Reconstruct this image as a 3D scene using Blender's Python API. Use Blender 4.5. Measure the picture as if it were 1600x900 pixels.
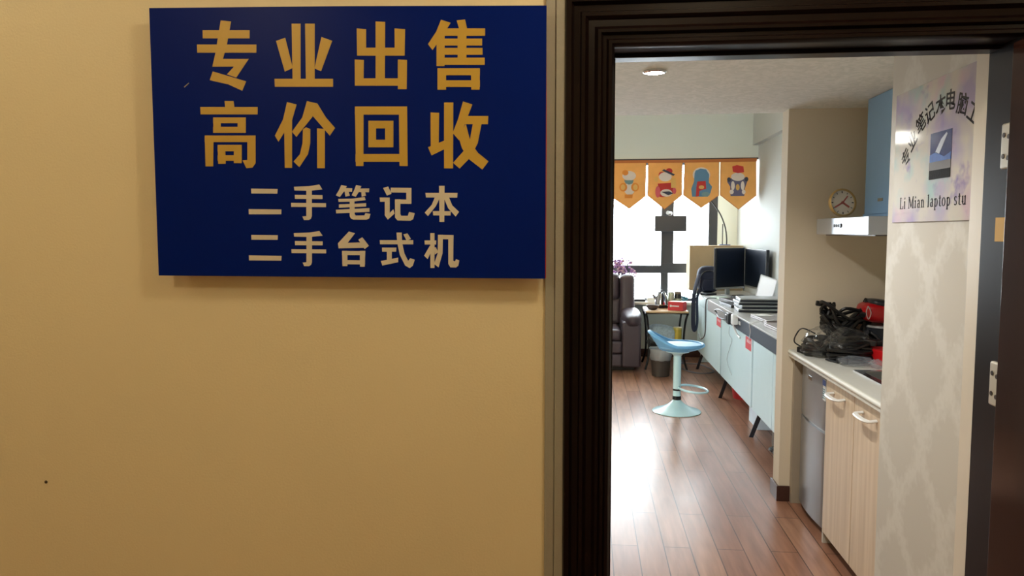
import bpy, bmesh, math, random
from mathutils import Vector, Matrix, noise
random.seed(7)
PI = math.pi
S = bpy.context.scene
for o in list(bpy.data.objects): bpy.data.objects.remove(o)

# ------------------------------------------------------------------ camera, sky, lights, exposure
FPX, CAMZ = 1156.0, 1.55
YAW, PITCH = math.atan(.1026), math.atan(.0761)
cam = bpy.data.objects.new('camera', bpy.data.cameras.new('camera'))
S.collection.objects.link(cam)
cam.location = (0, 0, CAMZ)
cam.rotation_euler = (PI/2 - PITCH, 0, YAW)
cam.data.sensor_width = 36; cam.data.lens = 36*FPX/1600
cam.data.clip_start = .02
S.camera = cam
S.view_settings.view_transform = 'Standard'; S.view_settings.look = 'None'
S.view_settings.gamma = 1; S.view_settings.use_curve_mapping = False
S.view_settings.exposure = 0.0
try: S.cycles.use_denoising = True; S.cycles.max_bounces = 14; S.cycles.transparent_max_bounces = 24; S.cycles.sample_clamp_indirect = 8
except Exception: pass

world = bpy.data.worlds.new('sky'); S.world = world; world.use_nodes = True
bg = world.node_tree.nodes['Background']
bg.inputs[0].default_value = (.86, .95, 1, 1); bg.inputs[1].default_value = 21.0

def light(kind, name, loc, power, col, size=.1, rot=(0, 0, 0), **kw):
    l = bpy.data.lights.new(name, kind); l.energy = power; l.color = col
    if kind == 'AREA':
        l.shape = 'RECTANGLE'; l.size, l.size_y = size
    else: l.shadow_soft_size = size
    for k, v in kw.items(): setattr(l, k, v)
    o = bpy.data.objects.new(name, l); o.location = loc; o.rotation_euler = rot
    S.collection.objects.link(o); return o
WARM = (1, .85, .57)
CORRIDOR_W, SPOT_W, OFFICE_W = 23, 9, 46
portal = light('AREA', 'window_daylight_portal', (.1, 9.42, 1.55), 1, (1, 1, 1), (3.0, 1.75), (PI/2, 0, PI))
portal.data.cycles.is_portal = True
portal.rotation_euler = (-PI/2, 0, 0)

# ------------------------------------------------------------------ helpers
def lin(c):
    return tuple(((v/255)/12.92 if v/255 <= .04045 else ((v/255+.055)/1.055)**2.4) for v in c)
MATS = {}
def mat(name, rgb, rough=.5, metal=0, var=.06, scale=14, bump=0, bscale=60, coat=0, spec=.5, emit=0, trans=0, sheen=0):
    if name in MATS: return MATS[name]
    m = bpy.data.materials.new(name); m.use_nodes = True; nt = m.node_tree; N = nt.nodes; L = nt.links
    b = N['Principled BSDF']; c = lin(rgb)
    tc = N.new('ShaderNodeTexCoord'); ns = N.new('ShaderNodeTexNoise'); ns.inputs['Scale'].default_value = scale; ns.inputs['Detail'].default_value = 4
    L.new(tc.outputs['Object'], ns.inputs['Vector'])
    mx = N.new('ShaderNodeMix'); mx.data_type = 'RGBA'
    mx.inputs['A'].default_value = (*[max(0, v*(1-var)) for v in c], 1); mx.inputs['B'].default_value = (*[min(1, v*(1+var)) for v in c], 1)
    L.new(ns.outputs['Fac'], mx.inputs['Factor']); L.new(mx.outputs['Result'], b.inputs['Base Color'])
    b.inputs['Roughness'].default_value = rough; b.inputs['Metallic'].default_value = metal
    b.inputs['Coat Weight'].default_value = coat; b.inputs['Specular IOR Level'].default_value = spec
    if sheen: b.inputs['Sheen Weight'].default_value = sheen
    if emit:
        b.inputs['Emission Color'].default_value = (*c, 1); b.inputs['Emission Strength'].default_value = emit
    if bump:
        n2 = N.new('ShaderNodeTexNoise'); n2.inputs['Scale'].default_value = bscale; n2.inputs['Detail'].default_value = 3
        L.new(tc.outputs['Object'], n2.inputs['Vector'])
        bp = N.new('ShaderNodeBump'); bp.inputs['Strength'].default_value = bump; bp.inputs['Distance'].default_value = .01
        L.new(n2.outputs['Fac'], bp.inputs['Height']); L.new(bp.outputs['Normal'], b.inputs['Normal'])
    if trans:
        t = N.new('ShaderNodeBsdfTranslucent'); ms = N.new('ShaderNodeMixShader'); ms.inputs[0].default_value = trans
        L.new(mx.outputs['Result'], t.inputs['Color']); L.new(b.outputs[0], ms.inputs[1]); L.new(t.outputs[0], ms.inputs[2])
        L.new(ms.outputs[0], N['Material Output'].inputs['Surface'])
    MATS[name] = m; return m
def clear_mat(name, rgb=(255, 255, 255), gloss=.08, rough=.05, haze=0, hazecol=(220, 225, 230), fres=True):
    if name in MATS: return MATS[name]
    m = bpy.data.materials.new(name); m.use_nodes = True; nt = m.node_tree; N = nt.nodes; L = nt.links
    N.remove(N['Principled BSDF']); t = N.new('ShaderNodeBsdfTransparent'); t.inputs[0].default_value = (*lin(rgb), 1)
    g = N.new('ShaderNodeBsdfGlossy'); g.inputs['Roughness'].default_value = rough
    ms = N.new('ShaderNodeMixShader'); last = t.outputs[0]
    if haze:
        d = N.new('ShaderNodeBsdfDiffuse'); d.inputs[0].default_value = (*lin(hazecol), 1)
        mh = N.new('ShaderNodeMixShader'); mh.inputs[0].default_value = haze
        L.new(last, mh.inputs[1]); L.new(d.outputs[0], mh.inputs[2]); last = mh.outputs[0]
    ms.inputs[0].default_value = gloss
    if fres:
        lw = N.new('ShaderNodeLayerWeight'); lw.inputs[0].default_value = .25
        mm = N.new('ShaderNodeMath'); mm.operation = 'MULTIPLY_ADD'; mm.inputs[1].default_value = .3; mm.inputs[2].default_value = gloss
        L.new(lw.outputs['Fresnel'], mm.inputs[0]); L.new(mm.outputs[0], ms.inputs[0])
    L.new(last, ms.inputs[1]); L.new(g.outputs[0], ms.inputs[2]); L.new(ms.outputs[0], N['Material Output'].inputs['Surface'])
    MATS[name] = m; return m

def V(*a): return Vector(a)
def BM(): return bmesh.new()
def merge(bm, tmp, M=None):
    if M is not None: bmesh.ops.transform(tmp, matrix=M, verts=tmp.verts)
    mp = [bm.verts.new(v.co) for v in tmp.verts]
    tmp.verts.index_update()
    for f in tmp.faces:
        try: bm.faces.new([mp[v.index] for v in f.verts])
        except ValueError: pass
    tmp.free(); return bm
def box(bm, x0, x1, y0, y1, z0, z1, bev=0, seg=2, M=None):
    t = BM(); bmesh.ops.create_cube(t, size=1)
    bmesh.ops.transform(t, matrix=Matrix.Translation(((x0+x1)/2, (y0+y1)/2, (z0+z1)/2)) @ Matrix.Diagonal((x1-x0, y1-y0, z1-z0, 1)), verts=t.verts)
    if bev: bmesh.ops.bevel(t, geom=t.edges[:], offset=min(bev, .49*min(abs(x1-x0), abs(y1-y0), abs(z1-z0))), segments=seg, profile=.5, affect='EDGES')
    return merge(bm, t, M)
def prism(bm, pts, o, u, v, n, th):
    """polygon of (a,b) in the plane o+a*u+b*v, thickened by th along n"""
    o, u, v, n = Vector(o), Vector(u), Vector(v), Vector(n)
    A = [bm.verts.new(o+u*a+v*b) for a, b in pts]; B = [bm.verts.new(o+u*a+v*b+n*th) for a, b in pts]
    k = len(pts)
    bm.faces.new(A); bm.faces.new(B[::-1])
    for i in range(k): bm.faces.new((A[i], B[i], B[(i+1) % k], A[(i+1) % k]))
    return bm
def lathe(bm, prof, c=(0, 0, 0), seg=32, sx=1, sy=1, M=None, cap=True):
    t = BM(); rings = []
    for r, z in prof:
        rings.append([t.verts.new((c[0]+r*sx*math.cos(2*PI*i/seg), c[1]+r*sy*math.sin(2*PI*i/seg), c[2]+z)) for i in range(seg)])
    for a, b in zip(rings, rings[1:]):
        for i in range(seg): t.faces.new((a[i], a[(i+1) % seg], b[(i+1) % seg], b[i]))
    if cap:
        t.faces.new(rings[0][::-1]); t.faces.new(rings[-1])
    return merge(bm, t, M)
def smooth_path(pts, n=6):
    pts = [Vector(p) for p in pts]; out = []
    for i in range(len(pts)-1):
        p0 = pts[max(i-1, 0)]; p1 = pts[i]; p2 = pts[i+1]; p3 = pts[min(i+2, len(pts)-1)]
        for k in range(n):
            t = k/n
            out.append(.5*((2*p1)+(p2-p0)*t+(2*p0-5*p1+4*p2-p3)*t*t+(3*p1-p0-3*p2+p3)*t**3))
    out.append(pts[-1]); return out
def tube(bm, pts, r, seg=8, sm=6, closed=False, flat=1):
    P = smooth_path(pts, sm) if sm > 1 else [Vector(p) for p in pts]
    rr = r if callable(r) else (lambda s: r)
    rings = []; up = Vector((0, 0, 1)); k = len(P)
    prev = None
    for i, p in enumerate(P):
        if closed: d = P[(i+1) % k]-P[i-1]
        else: d = P[min(i+1, k-1)]-P[max(i-1, 0)]
        if d.length < 1e-9: d = Vector((0, 0, 1))
        d.normalize()
        if prev is None:
            a = d.cross(up)
            if a.length < .05: a = d.cross(Vector((1, 0, 0)))
        else: a = prev-d*prev.dot(d)
        if a.length < 1e-6: a = d.orthogonal()
        a.normalize(); b = d.cross(a); prev = a; q = rr(i/(k-1))
        rings.append([bm.verts.new(p+a*q*math.cos(2*PI*j/seg)+b*q*flat*math.sin(2*PI*j/seg)) for j in range(seg)])
    m = k if closed else k-1
    for i in range(m):
        A, B = rings[i], rings[(i+1) % k]
        for j in range(seg): bm.faces.new((A[j], A[(j+1) % seg], B[(j+1) % seg], B[j]))
    if not closed:
        bm.faces.new(rings[0][::-1]); bm.faces.new(rings[-1])
    return bm
def cyl(bm, a, b, r, r2=None, seg=20):
    r2 = r if r2 is None else r2
    return tube(bm, [a, b], lambda s: r+(r2-r)*s, seg, 1)
def ell(bm, c, r, M=None, seg=20, e=1.0):
    """ellipsoid; e<1 makes it boxier (super-ellipsoid)"""
    t = BM(); bmesh.ops.create_uvsphere(t, u_segments=seg, v_segments=max(8, seg*2//3), radius=1)
    for v in t.verts:
        if e != 1: v.co = Vector([math.copysign(abs(x)**e, x) for x in v.co])
        v.co = Vector((v.co[0]*r[0], v.co[1]*r[1], v.co[2]*r[2]))
    T = Matrix.Translation(c)
    return merge(bm, t, T @ M if M is not None else T)
def rotM(ax, deg): return Matrix.Rotation(math.radians(deg), 4, ax)

def obj(name, bm, m, parent=None, local=False, smooth=True):
    me = bpy.data.meshes.new(name)
    bmesh.ops.recalc_face_normals(bm, faces=bm.faces[:])
    bm.to_mesh(me); bm.free(); me.materials.append(m)
    if smooth:
        me.shade_smooth(); me.set_sharp_from_angle(angle=math.radians(38))
    o = bpy.data.objects.new(name, me); S.collection.objects.link(o)
    if smooth:
        wn = o.modifiers.new('weighted_normals', 'WEIGHTED_NORMAL'); wn.keep_sharp = True; wn.weight = 90
    if parent is not None:
        o.parent = parent
        if not local and parent.type == 'EMPTY' and not parent.get('local'):
            o.matrix_parent_inverse = Matrix.Translation(-Vector(parent.location))
    return o
def tag(o, label, cat, group=None):
    o['label'] = label; o['category'] = cat
    if group: o['group'] = group
    return o
def thing(name, label, cat, loc=(0, 0, 0), group=None, rz=None):
    o = bpy.data.objects.new(name, None); o.empty_display_size = .05; S.collection.objects.link(o); o.location = loc
    if rz is not None: o.rotation_euler = (0, 0, rz)
    return tag(o, label, cat, group)
def struct(name, bm, m, parent=None, smooth=True):
    o = obj(name, bm, m, parent, smooth=smooth)
    if parent is None: o['kind'] = 'structure'
    return o
# pixel of the photograph -> point on a real plane of the place
def ray(px, py):
    a, b = (px-800)/FPX, (450-py)/FPX
    sp, cp, st, ct = math.sin(YAW), math.cos(YAW), math.sin(PITCH), math.cos(PITCH)
    return V(-sp*ct, cp*ct, -st)+a*V(cp, sp, 0)+b*V(-sp*st, cp*st, ct)
def onY(px, py, y): d = ray(px, py); return V(0, 0, CAMZ)+d*(y/d.y)
def onX(px, py, x): d = ray(px, py); return V(0, 0, CAMZ)+d*(x/d.x)
def onZ(px, py, z): d = ray(px, py); return V(0, 0, CAMZ)+d*((z-CAMZ)/d.z)

# ------------------------------------------------------------------ materials of the setting
def wall_mat(name, rgb, rough=.7, blot=.05):
    return mat(name, rgb, rough, var=blot, scale=1.6, bump=.08, bscale=180)
M_CORR = wall_mat('corridor_paint', (230, 217, 184), .45, .035)
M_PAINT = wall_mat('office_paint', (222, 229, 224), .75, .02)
M_LOW_BOUNCE = wall_mat('low_bounce_wall', (128, 120, 108), .7, .02)  # unseen left wall, coloured dark to cut the light it bounces
M_NICHE = wall_mat('niche_paint', (214, 204, 180), .6, .02)
M_TRIMW = wall_mat('trim_paint', (152, 149, 140), .5, .04)
M_DARK = mat('dark_varnished_wood', (20, 10, 10), .3, var=.3, scale=6, spec=.14)
M_DLEAF = mat('dark_door_varnish', (46, 28, 26), .1, var=.15, scale=3, spec=.2)

def floor_mat():
    m = bpy.data.materials.new('laminate_planks'); m.use_nodes = True; nt = m.node_tree; N = nt.nodes; L = nt.links; b = N['Principled BSDF']
    tc = N.new('ShaderNodeTexCoord'); mp = N.new('ShaderNodeMapping'); mp.inputs['Rotation'].default_value = (0, 0, PI/2)
    L.new(tc.outputs['Object'], mp.inputs['Vector'])
    br = N.new('ShaderNodeTexBrick'); br.inputs['Scale'].default_value = 1; br.inputs['Brick Width'].default_value = 1.2; br.inputs['Row Height'].default_value = .128
    br.inputs['Mortar Size'].default_value = .003; br.inputs['Mortar Smooth'].default_value = .2; br.offset = .37; br.inputs['Bias'].default_value = 0
    br.inputs['Color1'].default_value = (*lin((170, 130, 106)), 1); br.inputs['Color2'].default_value = (*lin((148, 106, 86)), 1); br.inputs['Mortar'].default_value = (*lin((84, 58, 46)), 1)
    L.new(mp.outputs[0], br.inputs['Vector'])
    mp2 = N.new('ShaderNodeMapping'); mp2.inputs['Scale'].default_value = (9, .9, 1); L.new(tc.outputs['Object'], mp2.inputs['Vector'])
    ns = N.new('ShaderNodeTexNoise'); ns.inputs['Scale'].default_value = 3; ns.inputs['Detail'].default_value = 3; ns.inputs['Distortion'].default_value = .2; L.new(mp2.outputs[0], ns.inputs['Vector'])
    rp = N.new('ShaderNodeValToRGB'); rp.color_ramp.elements[0].color = (.72, .68, .66, 1); rp.color_ramp.elements[0].position = .3; rp.color_ramp.elements[1].color = (1.12, 1.12, 1.12, 1); rp.color_ramp.elements[1].position = .7
    L.new(ns.outputs['Fac'], rp.inputs[0])
    mx = N.new('ShaderNodeMix'); mx.data_type = 'RGBA'; mx.blend_type = 'MULTIPLY'; mx.inputs['Factor'].default_value = 1
    L.new(br.outputs['Color'], mx.inputs['A']); L.new(rp.outputs[0], mx.inputs['B']); L.new(mx.outputs['Result'], b.inputs['Base Color'])
    n3 = N.new('ShaderNodeTexNoise'); n3.inputs['Scale'].default_value = 5; n3.inputs['Detail'].default_value = 3; L.new(tc.outputs['Object'], n3.inputs['Vector'])
    mr = N.new('ShaderNodeMapRange'); mr.inputs['To Min'].default_value = .26; mr.inputs['To Max'].default_value = .33; L.new(n3.outputs['Fac'], mr.inputs[0]); L.new(mr.outputs[0], b.inputs['Roughness'])
    bp = N.new('ShaderNodeBump'); bp.inputs['Strength'].default_value = .05; bp.inputs['Distance'].default_value = .004; L.new(n3.outputs['Fac'], bp.inputs['Height'])
    b.inputs['Specular IOR Level'].default_value = .22
    return m
def math_node(N, L, op, a, b=None):
    n = N.new('ShaderNodeMath'); n.operation = op
    for i, x in enumerate((a, b)):
        if x is None: continue
        if isinstance(x, (int, float)): n.inputs[i].default_value = x
        else: L.new(x, n.inputs[i])
    return n.outputs[0]
def wallpaper_mat():
    m = bpy.data.materials.new('damask_wallpaper'); m.use_nodes = True; nt = m.node_tree; N = nt.nodes; L = nt.links; b = N['Principled BSDF']
    tc = N.new('ShaderNodeTexCoord'); nz = N.new('ShaderNodeTexNoise'); nz.inputs['Scale'].default_value = 38; nz.inputs['Detail'].default_value = 4; L.new(tc.outputs['Object'], nz.inputs['Vector'])
    sp = N.new('ShaderNodeSeparateXYZ'); L.new(tc.outputs['Object'], sp.inputs[0])
    y, z = sp.outputs[1], sp.outputs[2]
    c = math_node(N, L, 'COSINE', math_node(N, L, 'MULTIPLY', z, 2*PI/.46)); fac = None
    off = math_node(N, L, 'MULTIPLY', c, .075)
    nb = math_node(N, L, 'MULTIPLY', math_node(N, L, 'SUBTRACT', nz.outputs['Fac'], .5), .15)
    for sgn, ph in ((1, 0), (-1, .15)):
        t = math_node(N, L, 'ADD', math_node(N, L, 'ADD', y, math_node(N, L, 'MULTIPLY', off, sgn)), 10+ph)
        t = math_node(N, L, 'ADD', t, nb)
        t = math_node(N, L, 'PINGPONG', t, .15)
        k = N.new('ShaderNodeMapRange'); k.inputs['From Min'].default_value = .006; k.inputs['From Max'].default_value = .055; k.inputs['To Min'].default_value = 1; k.inputs['To Max'].default_value = 0
        L.new(t, k.inputs[0]); fac = k.outputs[0] if fac is None else math_node(N, L, 'MAXIMUM', fac, k.outputs[0])
    mx = N.new('ShaderNodeMix'); mx.data_type = 'RGBA'; mx.inputs['A'].default_value = (*lin((194, 192, 187)), 1); mx.inputs['B'].default_value = (*lin((205, 204, 200)), 1)
    L.new(fac, mx.inputs['Factor']); L.new(mx.outputs['Result'], b.inputs['Base Color'])
    rr = N.new('ShaderNodeMapRange'); rr.inputs['To Min'].default_value = .7; rr.inputs['To Max'].default_value = .6; L.new(fac, rr.inputs[0]); L.new(rr.outputs[0], b.inputs['Roughness'])
    return m
def ceiling_paper_mat():
    m = bpy.data.materials.new('ceiling_leaf_paper'); m.use_nodes = True; nt = m.node_tree; N = nt.nodes; L = nt.links; b = N['Principled BSDF']
    tc = N.new('ShaderNodeTexCoord'); vo = N.new('ShaderNodeTexNoise'); vo.inputs['Scale'].default_value = 14; vo.inputs['Detail'].default_value = 5; vo.inputs['Distortion'].default_value = 2.5
    L.new(tc.outputs['Object'], vo.inputs['Vector'])
    rp = N.new('ShaderNodeValToRGB'); rp.color_ramp.elements[0].position = .42; rp.color_ramp.elements[1].position = .6
    rp.color_ramp.elements[0].color = (*lin((228, 234, 230)), 1); rp.color_ramp.elements[1].color = (*lin((242, 246, 243)), 1)
    L.new(vo.outputs['Fac'], rp.inputs[0]); L.new(rp.outputs[0], b.inputs['Base Color']); b.inputs['Roughness'].default_value = .8; b.inputs['Specular IOR Level'].default_value = .2
    return m

# ------------------------------------------------------------------ the shell
JX0, JX1, JZ = .058, .956, 1.982            # doorway
bm = BM()
box(bm, -4.2, -.04, 1.8, 1.92, 0, 2.75); box(bm, 1.05, 3.2, 1.8, 1.92, 0, 2.75); box(bm, -.04, 1.05, 1.8, 1.92, 2.07, 2.75)
struct('wall_front', bm, M_CORR)
bm = BM(); box(bm, -4.2, 3.2, -1.1, 1.8, -.1, 0); box(bm, -1.4, 2.2, 1.8, 9.5, -.1, 0); struct('floor', bm, floor_mat())
struct('ceiling_corridor', box(BM(), -4.2, 3.2, -1.2, 1.92, 2.75, 2.85), M_CORR)
struct('wall_back_corridor', box(BM(), -4.2, 3.2, -1.2, -1.1, 0, 2.75), M_CORR)
struct('wall_left_corridor', box(BM(), -4.3, -4.2, -1.2, 1.92, 0, 2.85), M_CORR)
struct('wall_right_corridor', box(BM(), 3.2, 3.3, -1.2, 1.92, 0, 2.85), M_CORR)
struct('wall_left', box(BM(), -1.5, -1.4, 4.45, 9.5, 0, 3.1), M_LOW_BOUNCE)
struct('wall_left_entry', box(BM(), -.75, -.65, 1.92, 4.45, 0, 2.23), M_NICHE)
bm = BM(); box(bm, -1.4, 2.1, 1.92, 4.45, 2.23, 2.3); box(bm, -1.4, 2.1, 4.38, 4.45, 2.3, 3.0)
struct('ceiling', bm, ceiling_paper_mat())
struct('ceiling_office', box(BM(), -1.4, 2.1, 4.45, 9.5, 3.0, 3.1), M_NICHE)
struct('wall_right_entry', box(BM(), .97, 1.72, 1.92, 2.53, 0, 2.23), wallpaper_mat())
struct('wall_right_kitchen', box(BM(), 1.72, 1.82, 1.92, 4.309, 0, 2.23), M_NICHE)
bm = BM(); box(bm, 1.105, 2.13, 4.309, 4.44, 0, 2.23); struct('wall_partition', bm, wall_mat('partition_paint', (230, 220, 200), .75, .02))
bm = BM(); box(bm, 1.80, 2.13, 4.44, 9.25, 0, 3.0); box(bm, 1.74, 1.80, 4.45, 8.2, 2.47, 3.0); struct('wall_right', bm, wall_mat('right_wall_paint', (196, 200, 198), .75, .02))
WX0, WX1, WZ0, WZ1 = -1.25, 1.568, .70, 2.42
bm = BM()
box(bm, -1.4, WX0, 9.25, 9.45, 0, 3.0); box(bm, WX1, 2.13, 9.25, 9.45, 0, 3.0); box(bm, WX0, WX1, 9.25, 9.45, 0, WZ0); box(bm, WX0, WX1, 9.25, 9.45, WZ1, 3.0)
struct('wall_back', bm, M_PAINT)
struct('ceiling_beam', box(BM(), -1.4, 1.80, 8.2, 8.42, 2.318, 3.0), M_PAINT)
# pilaster strip between the corridor paint and the door casing
bm = BM(); box(bm, -.103, -.079, 1.786, 1.8, 0, 2.75, .003); box(bm, -.079, -.05, 1.779, 1.8, 0, 2.75, .004)
struct('trim_1', bm, M_TRIMW)
# brown skirting
M_SK = mat('brown_skirting', (74, 48, 42), .35, var=.15)
struct('baseboard_back', box(BM(), -1.4, 1.787, 9.235, 9.25, 0, .10, .004), M_SK)
bm = BM(); box(bm, 1.092, 1.105, 4.296, 4.453, 0, .09, .003); box(bm, 1.105, 1.165, 4.296, 4.309, 0, .09, .003); struct('baseboard_partition', bm, M_SK)
struct('baseboard_right', box(BM(), 1.787, 1.80, 4.44, 9.235, 0, .10, .004), M_SK)
# pale inner casing where the wallpapered wall meets the door frame
struct('trim_2', box(BM(), .963, .97, 1.926, 1.998, 0, 2.12, .004), mat('pale_casing', (214, 208, 198), .3, var=.04))

# ------------------------------------------------------------------ doorway: frame and leaf
door = bpy.data.objects.new('door_1', None); S.collection.objects.link(door); door['kind'] = 'structure'; door.location = (.5, 1.8, 0)
prof = [(0, 0), (0, .016), (.006, .024), (.013, .024), (.018, .016), (.026, .016), (.031, .026), (.038, .027), (.046, .018), (.06, .02), (.068, .03), (.076, .03), (.08, .022), (.094, .022), (.1, .034), (.112, .032), (.116, .02), (.116, 0)]
bm = BM(); cols = []
for off, pr in prof:
    y = 1.8-pr
    cols.append([bm.verts.new(p) for p in ((JX0-off, y, 0), (JX0-off, y, JZ+off), (JX1+off, y, JZ+off), (JX1+off, y, 0))])
for a, b in zip(cols, cols[1:]):
    for i in range(3): bm.faces.new((a[i], a[i+1], b[i+1], b[i]))
obj('door_casing', bm, M_DARK, door)
bm = BM()
box(bm, JX0-.1, JX0, 1.795, 1.925, 0, JZ+.09, .003); box(bm, JX1, JX1+.1, 1.795, 1.925, 0, JZ+.09, .003); box(bm, JX0-.04, JX1+.04, 1.795, 1.925, JZ+.003, JZ+.09, .003)
box(bm, JX0-.002, JX0+.006, 1.88, 1.925, 0, JZ, .002); box(bm, JX0, JX1, 1.875, 1.925, JZ-.006, JZ+.004, .002)
obj('door_jamb', bm, M_DARK, door)
leaf = obj('door_leaf', box(BM(), .926, .985, .86, 1.768, .012, 1.965, .005), M_DLEAF, door)
bm = BM()
for z0, z1 in ((.2, .82), (1.0, 1.82)):
    for r in ((.90, 1.70, z0, z0+.02), (.90, 1.70, z1-.02, z1)): box(bm, .921, .927, .93, 1.62, r[2], r[3], .002)
    for yy in (.93, 1.60): box(bm, .921, .927, yy, yy+.02, z0, z1, .002)
obj('panel_moulding', bm, M_DLEAF, leaf)
M_PLATE = mat('pale_steel', (190, 186, 176), .35, .35, var=.05); M_SCREW = mat('screw_steel', (60, 48, 40), .4, .8)
for zc in (1.745, 1.195, .3):
    h = obj('hinge', box(BM(), .944, .957, 1.782, 1.832, zc-.052, zc+.052, .005, 3), M_PLATE, door)
    cyl(b_ := BM(), (.945, 1.778, zc-.052), (.945, 1.778, zc+.052), .008); obj('hinge_pin', b_, M_PLATE, h)
    for dy in (1.798, 1.818):
        for dz in (-.028, .02):
            b_ = BM(); cyl(b_, (.9425, dy, zc+dz+.005*(dy > 1.80)), (.9445, dy, zc+dz+.005*(dy > 1.80)), .0055, seg=12); obj('hinge_screw', b_, M_SCREW, h)
obj('yellow_sticker', box(BM(), .9535, .9562, 1.812, 1.856, 1.527, 1.583, .0005, 1), mat('yellow_paper', (196, 156, 70), .6), door)

# ------------------------------------------------------------------ shop sign on the corridor wall
SY = 1.752
def sg(px, py): return onY(px, py, SY)
def poly_solid(bm, pts, th):
    """pts: world points on a plane y=const, thickened towards the wall"""
    A = [bm.verts.new(p) for p in pts]; B = [bm.verts.new(p+V(0, th, 0)) for p in pts]; k = len(A)
    bm.faces.new(A); bm.faces.new(B[::-1])
    for i in range(k): bm.faces.new((A[i], B[i], B[(i+1) % k], A[(i+1) % k]))
sign = thing('sign_board', 'blue board with yellow and white characters on the corridor wall', 'sign', sg(545, 435)+V(0, .048, 0))
bm = BM(); poly_solid(bm, [sg(233, 12.5), sg(540, 9.5), sg(854, 8.5), sg(851.5, 435.5), sg(550, 433), sg(248, 430.5)], .006)
obj('board', bm, mat('sign_blue', (0, 26, 112), .36, var=.05, spec=.07), sign, smooth=False)
bm = BM(); q = [sg(236, 14), sg(853.5, 10), sg(853.6, 200), sg(852.6, 435), sg(252, 430)]; poly_solid(bm, [p+V(0, .0065, 0) for p in q], .006)
obj('backing_sheet', bm, mat('sign_red', (190, 20, 30), .5), sign, smooth=False)
for px, py in ((300, 60), (800, 60), (300, 390), (800, 390)):
    p = sg(px, py); obj('mounting_pad', box(BM(), p.x-.03, p.x+.03, SY+.012, 1.8, p.z-.03, p.z+.03, .002), mat('foam_pad', (220, 215, 200), .9), sign)
G1 = [  # strokes traced in a 3.2156x enlargement of the upper left of the sign
 [(402,103),(454,108),(433,224),(413,296),(404,334),(360,334),(376,264)], [(311,152),(547,152),(547,193),(312,193)], [(283,224),(581,224),(581,265),(284,265)],
 [(405,296),(543,296),(480,390),(433,374),(469,335),(360,335)], [(362,359),(530,409),(510,456),(440,424),(347,403)],
 [(758,119),(803,119),(803,410),(763,410)], [(826,119),(874,119),(874,410),(830,410)], [(672,396),(966,396),(966,436),(674,436)], [(680,206),(726,190),(764,342),(724,360)], [(908,186),(962,205),(906,358),(873,344)],
 [(421,508),(466,508),(471,545),(425,545)], [(299,538),(587,538),(587,575),(301,575)],
 [(364,590),(402,590),(402,668),(366,668)], [(487,590),(528,590),(528,668),(487,668)], [(364,590),(528,590),(528,619),(364,619)], [(364,637),(528,637),(528,668),(364,668)],
 [(322,681),(366,681),(364,836),(326,836)], [(322,681),(577,681),(577,714),(322,714)], [(536,681),(577,681),(577,820),(562,842),(531,845),(512,806),(536,804)],
 [(387,728),(424,728),(427,823),(390,823)], [(469,728),(508,728),(508,820),(468,820)], [(387,728),(508,728),(508,760),(387,760)], [(387,780),(508,780),(508,808),(387,808)],
 [(735,513),(783,525),(760,604),(692,712),(674,682),(715,600)], [(721,640),(760,600),(760,843),(724,843)],
 [(835,508),(887,520),(862,588),(782,688),(760,662),(812,590)], [(868,530),(887,520),(930,590),(976,643),(950,682),(862,580)],
 [(830,640),(852,648),(852,720),(840,775),(797,840),(768,812),(800,775),(813,720),(815,650)], [(886,645),(925,648),(925,845),(887,845)]]
G2 = [  # same enlargement, upper right of the sign
 [(151,108),(199,110),(197,410),(151,410)], [(56,143),(103,147),(103,280),(58,280)], [(246,143),(299,147),(297,280),(247,280)], [(58,240),(297,240),(297,280),(58,280)],
 [(46,299),(92,302),(90,431),(47,431)], [(263,299),(309,302),(307,448),(263,448)], [(47,394),(307,394),(307,431),(47,431)],
 [(480,99),(528,115),(490,175),(437,252),(414,222),(455,160)], [(457,205),(498,150),(497,332),(457,332)], [(558,103),(600,98),(611,146),(572,150)],
 [(497,143),(701,143),(701,180),(497,180)], [(497,194),(686,194),(686,229),(497,229)], [(497,241),(688,241),(688,275),(497,275)], [(497,290),(699,290),(699,326),(497,326)], [(563,143),(607,143),(607,326),(563,326)],
 [(462,343),(505,343),(505,451),(462,451)], [(630,343),(675,343),(673,451),(632,451)], [(462,343),(675,343),(675,378),(462,378)], [(462,404),(675,404),(675,437),(462,437)],
 [(47,535),(90,535),(90,834),(52,834)], [(268,535),(309,535),(312,834),(271,834)], [(47,535),(309,535),(309,576),(47,576)], [(50,774),(310,774),(310,813),(50,813)],
 [(115,607),(153,607),(153,740),(115,740)], [(199,607),(240,607),(240,740),(199,740)], [(115,607),(240,607),(240,645),(115,645)], [(115,702),(240,702),(240,740),(115,740)],
 [(427,565),(470,567),(468,720),(428,735)], [(414,740),(500,705),(500,748),(432,781)], [(495,515),(541,515),(540,846),(495,846)],
 [(590,510),(637,525),(608,600),(570,705),(538,668),(565,600)], [(590,583),(717,583),(715,624),(590,624)],
 [(640,620),(684,618),(664,720),(628,790),(573,847),(540,818),(592,760),(625,700)], [(568,690),(604,622),(628,715),(665,768),(718,811),(687,852),(620,800),(585,745)]]
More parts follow.
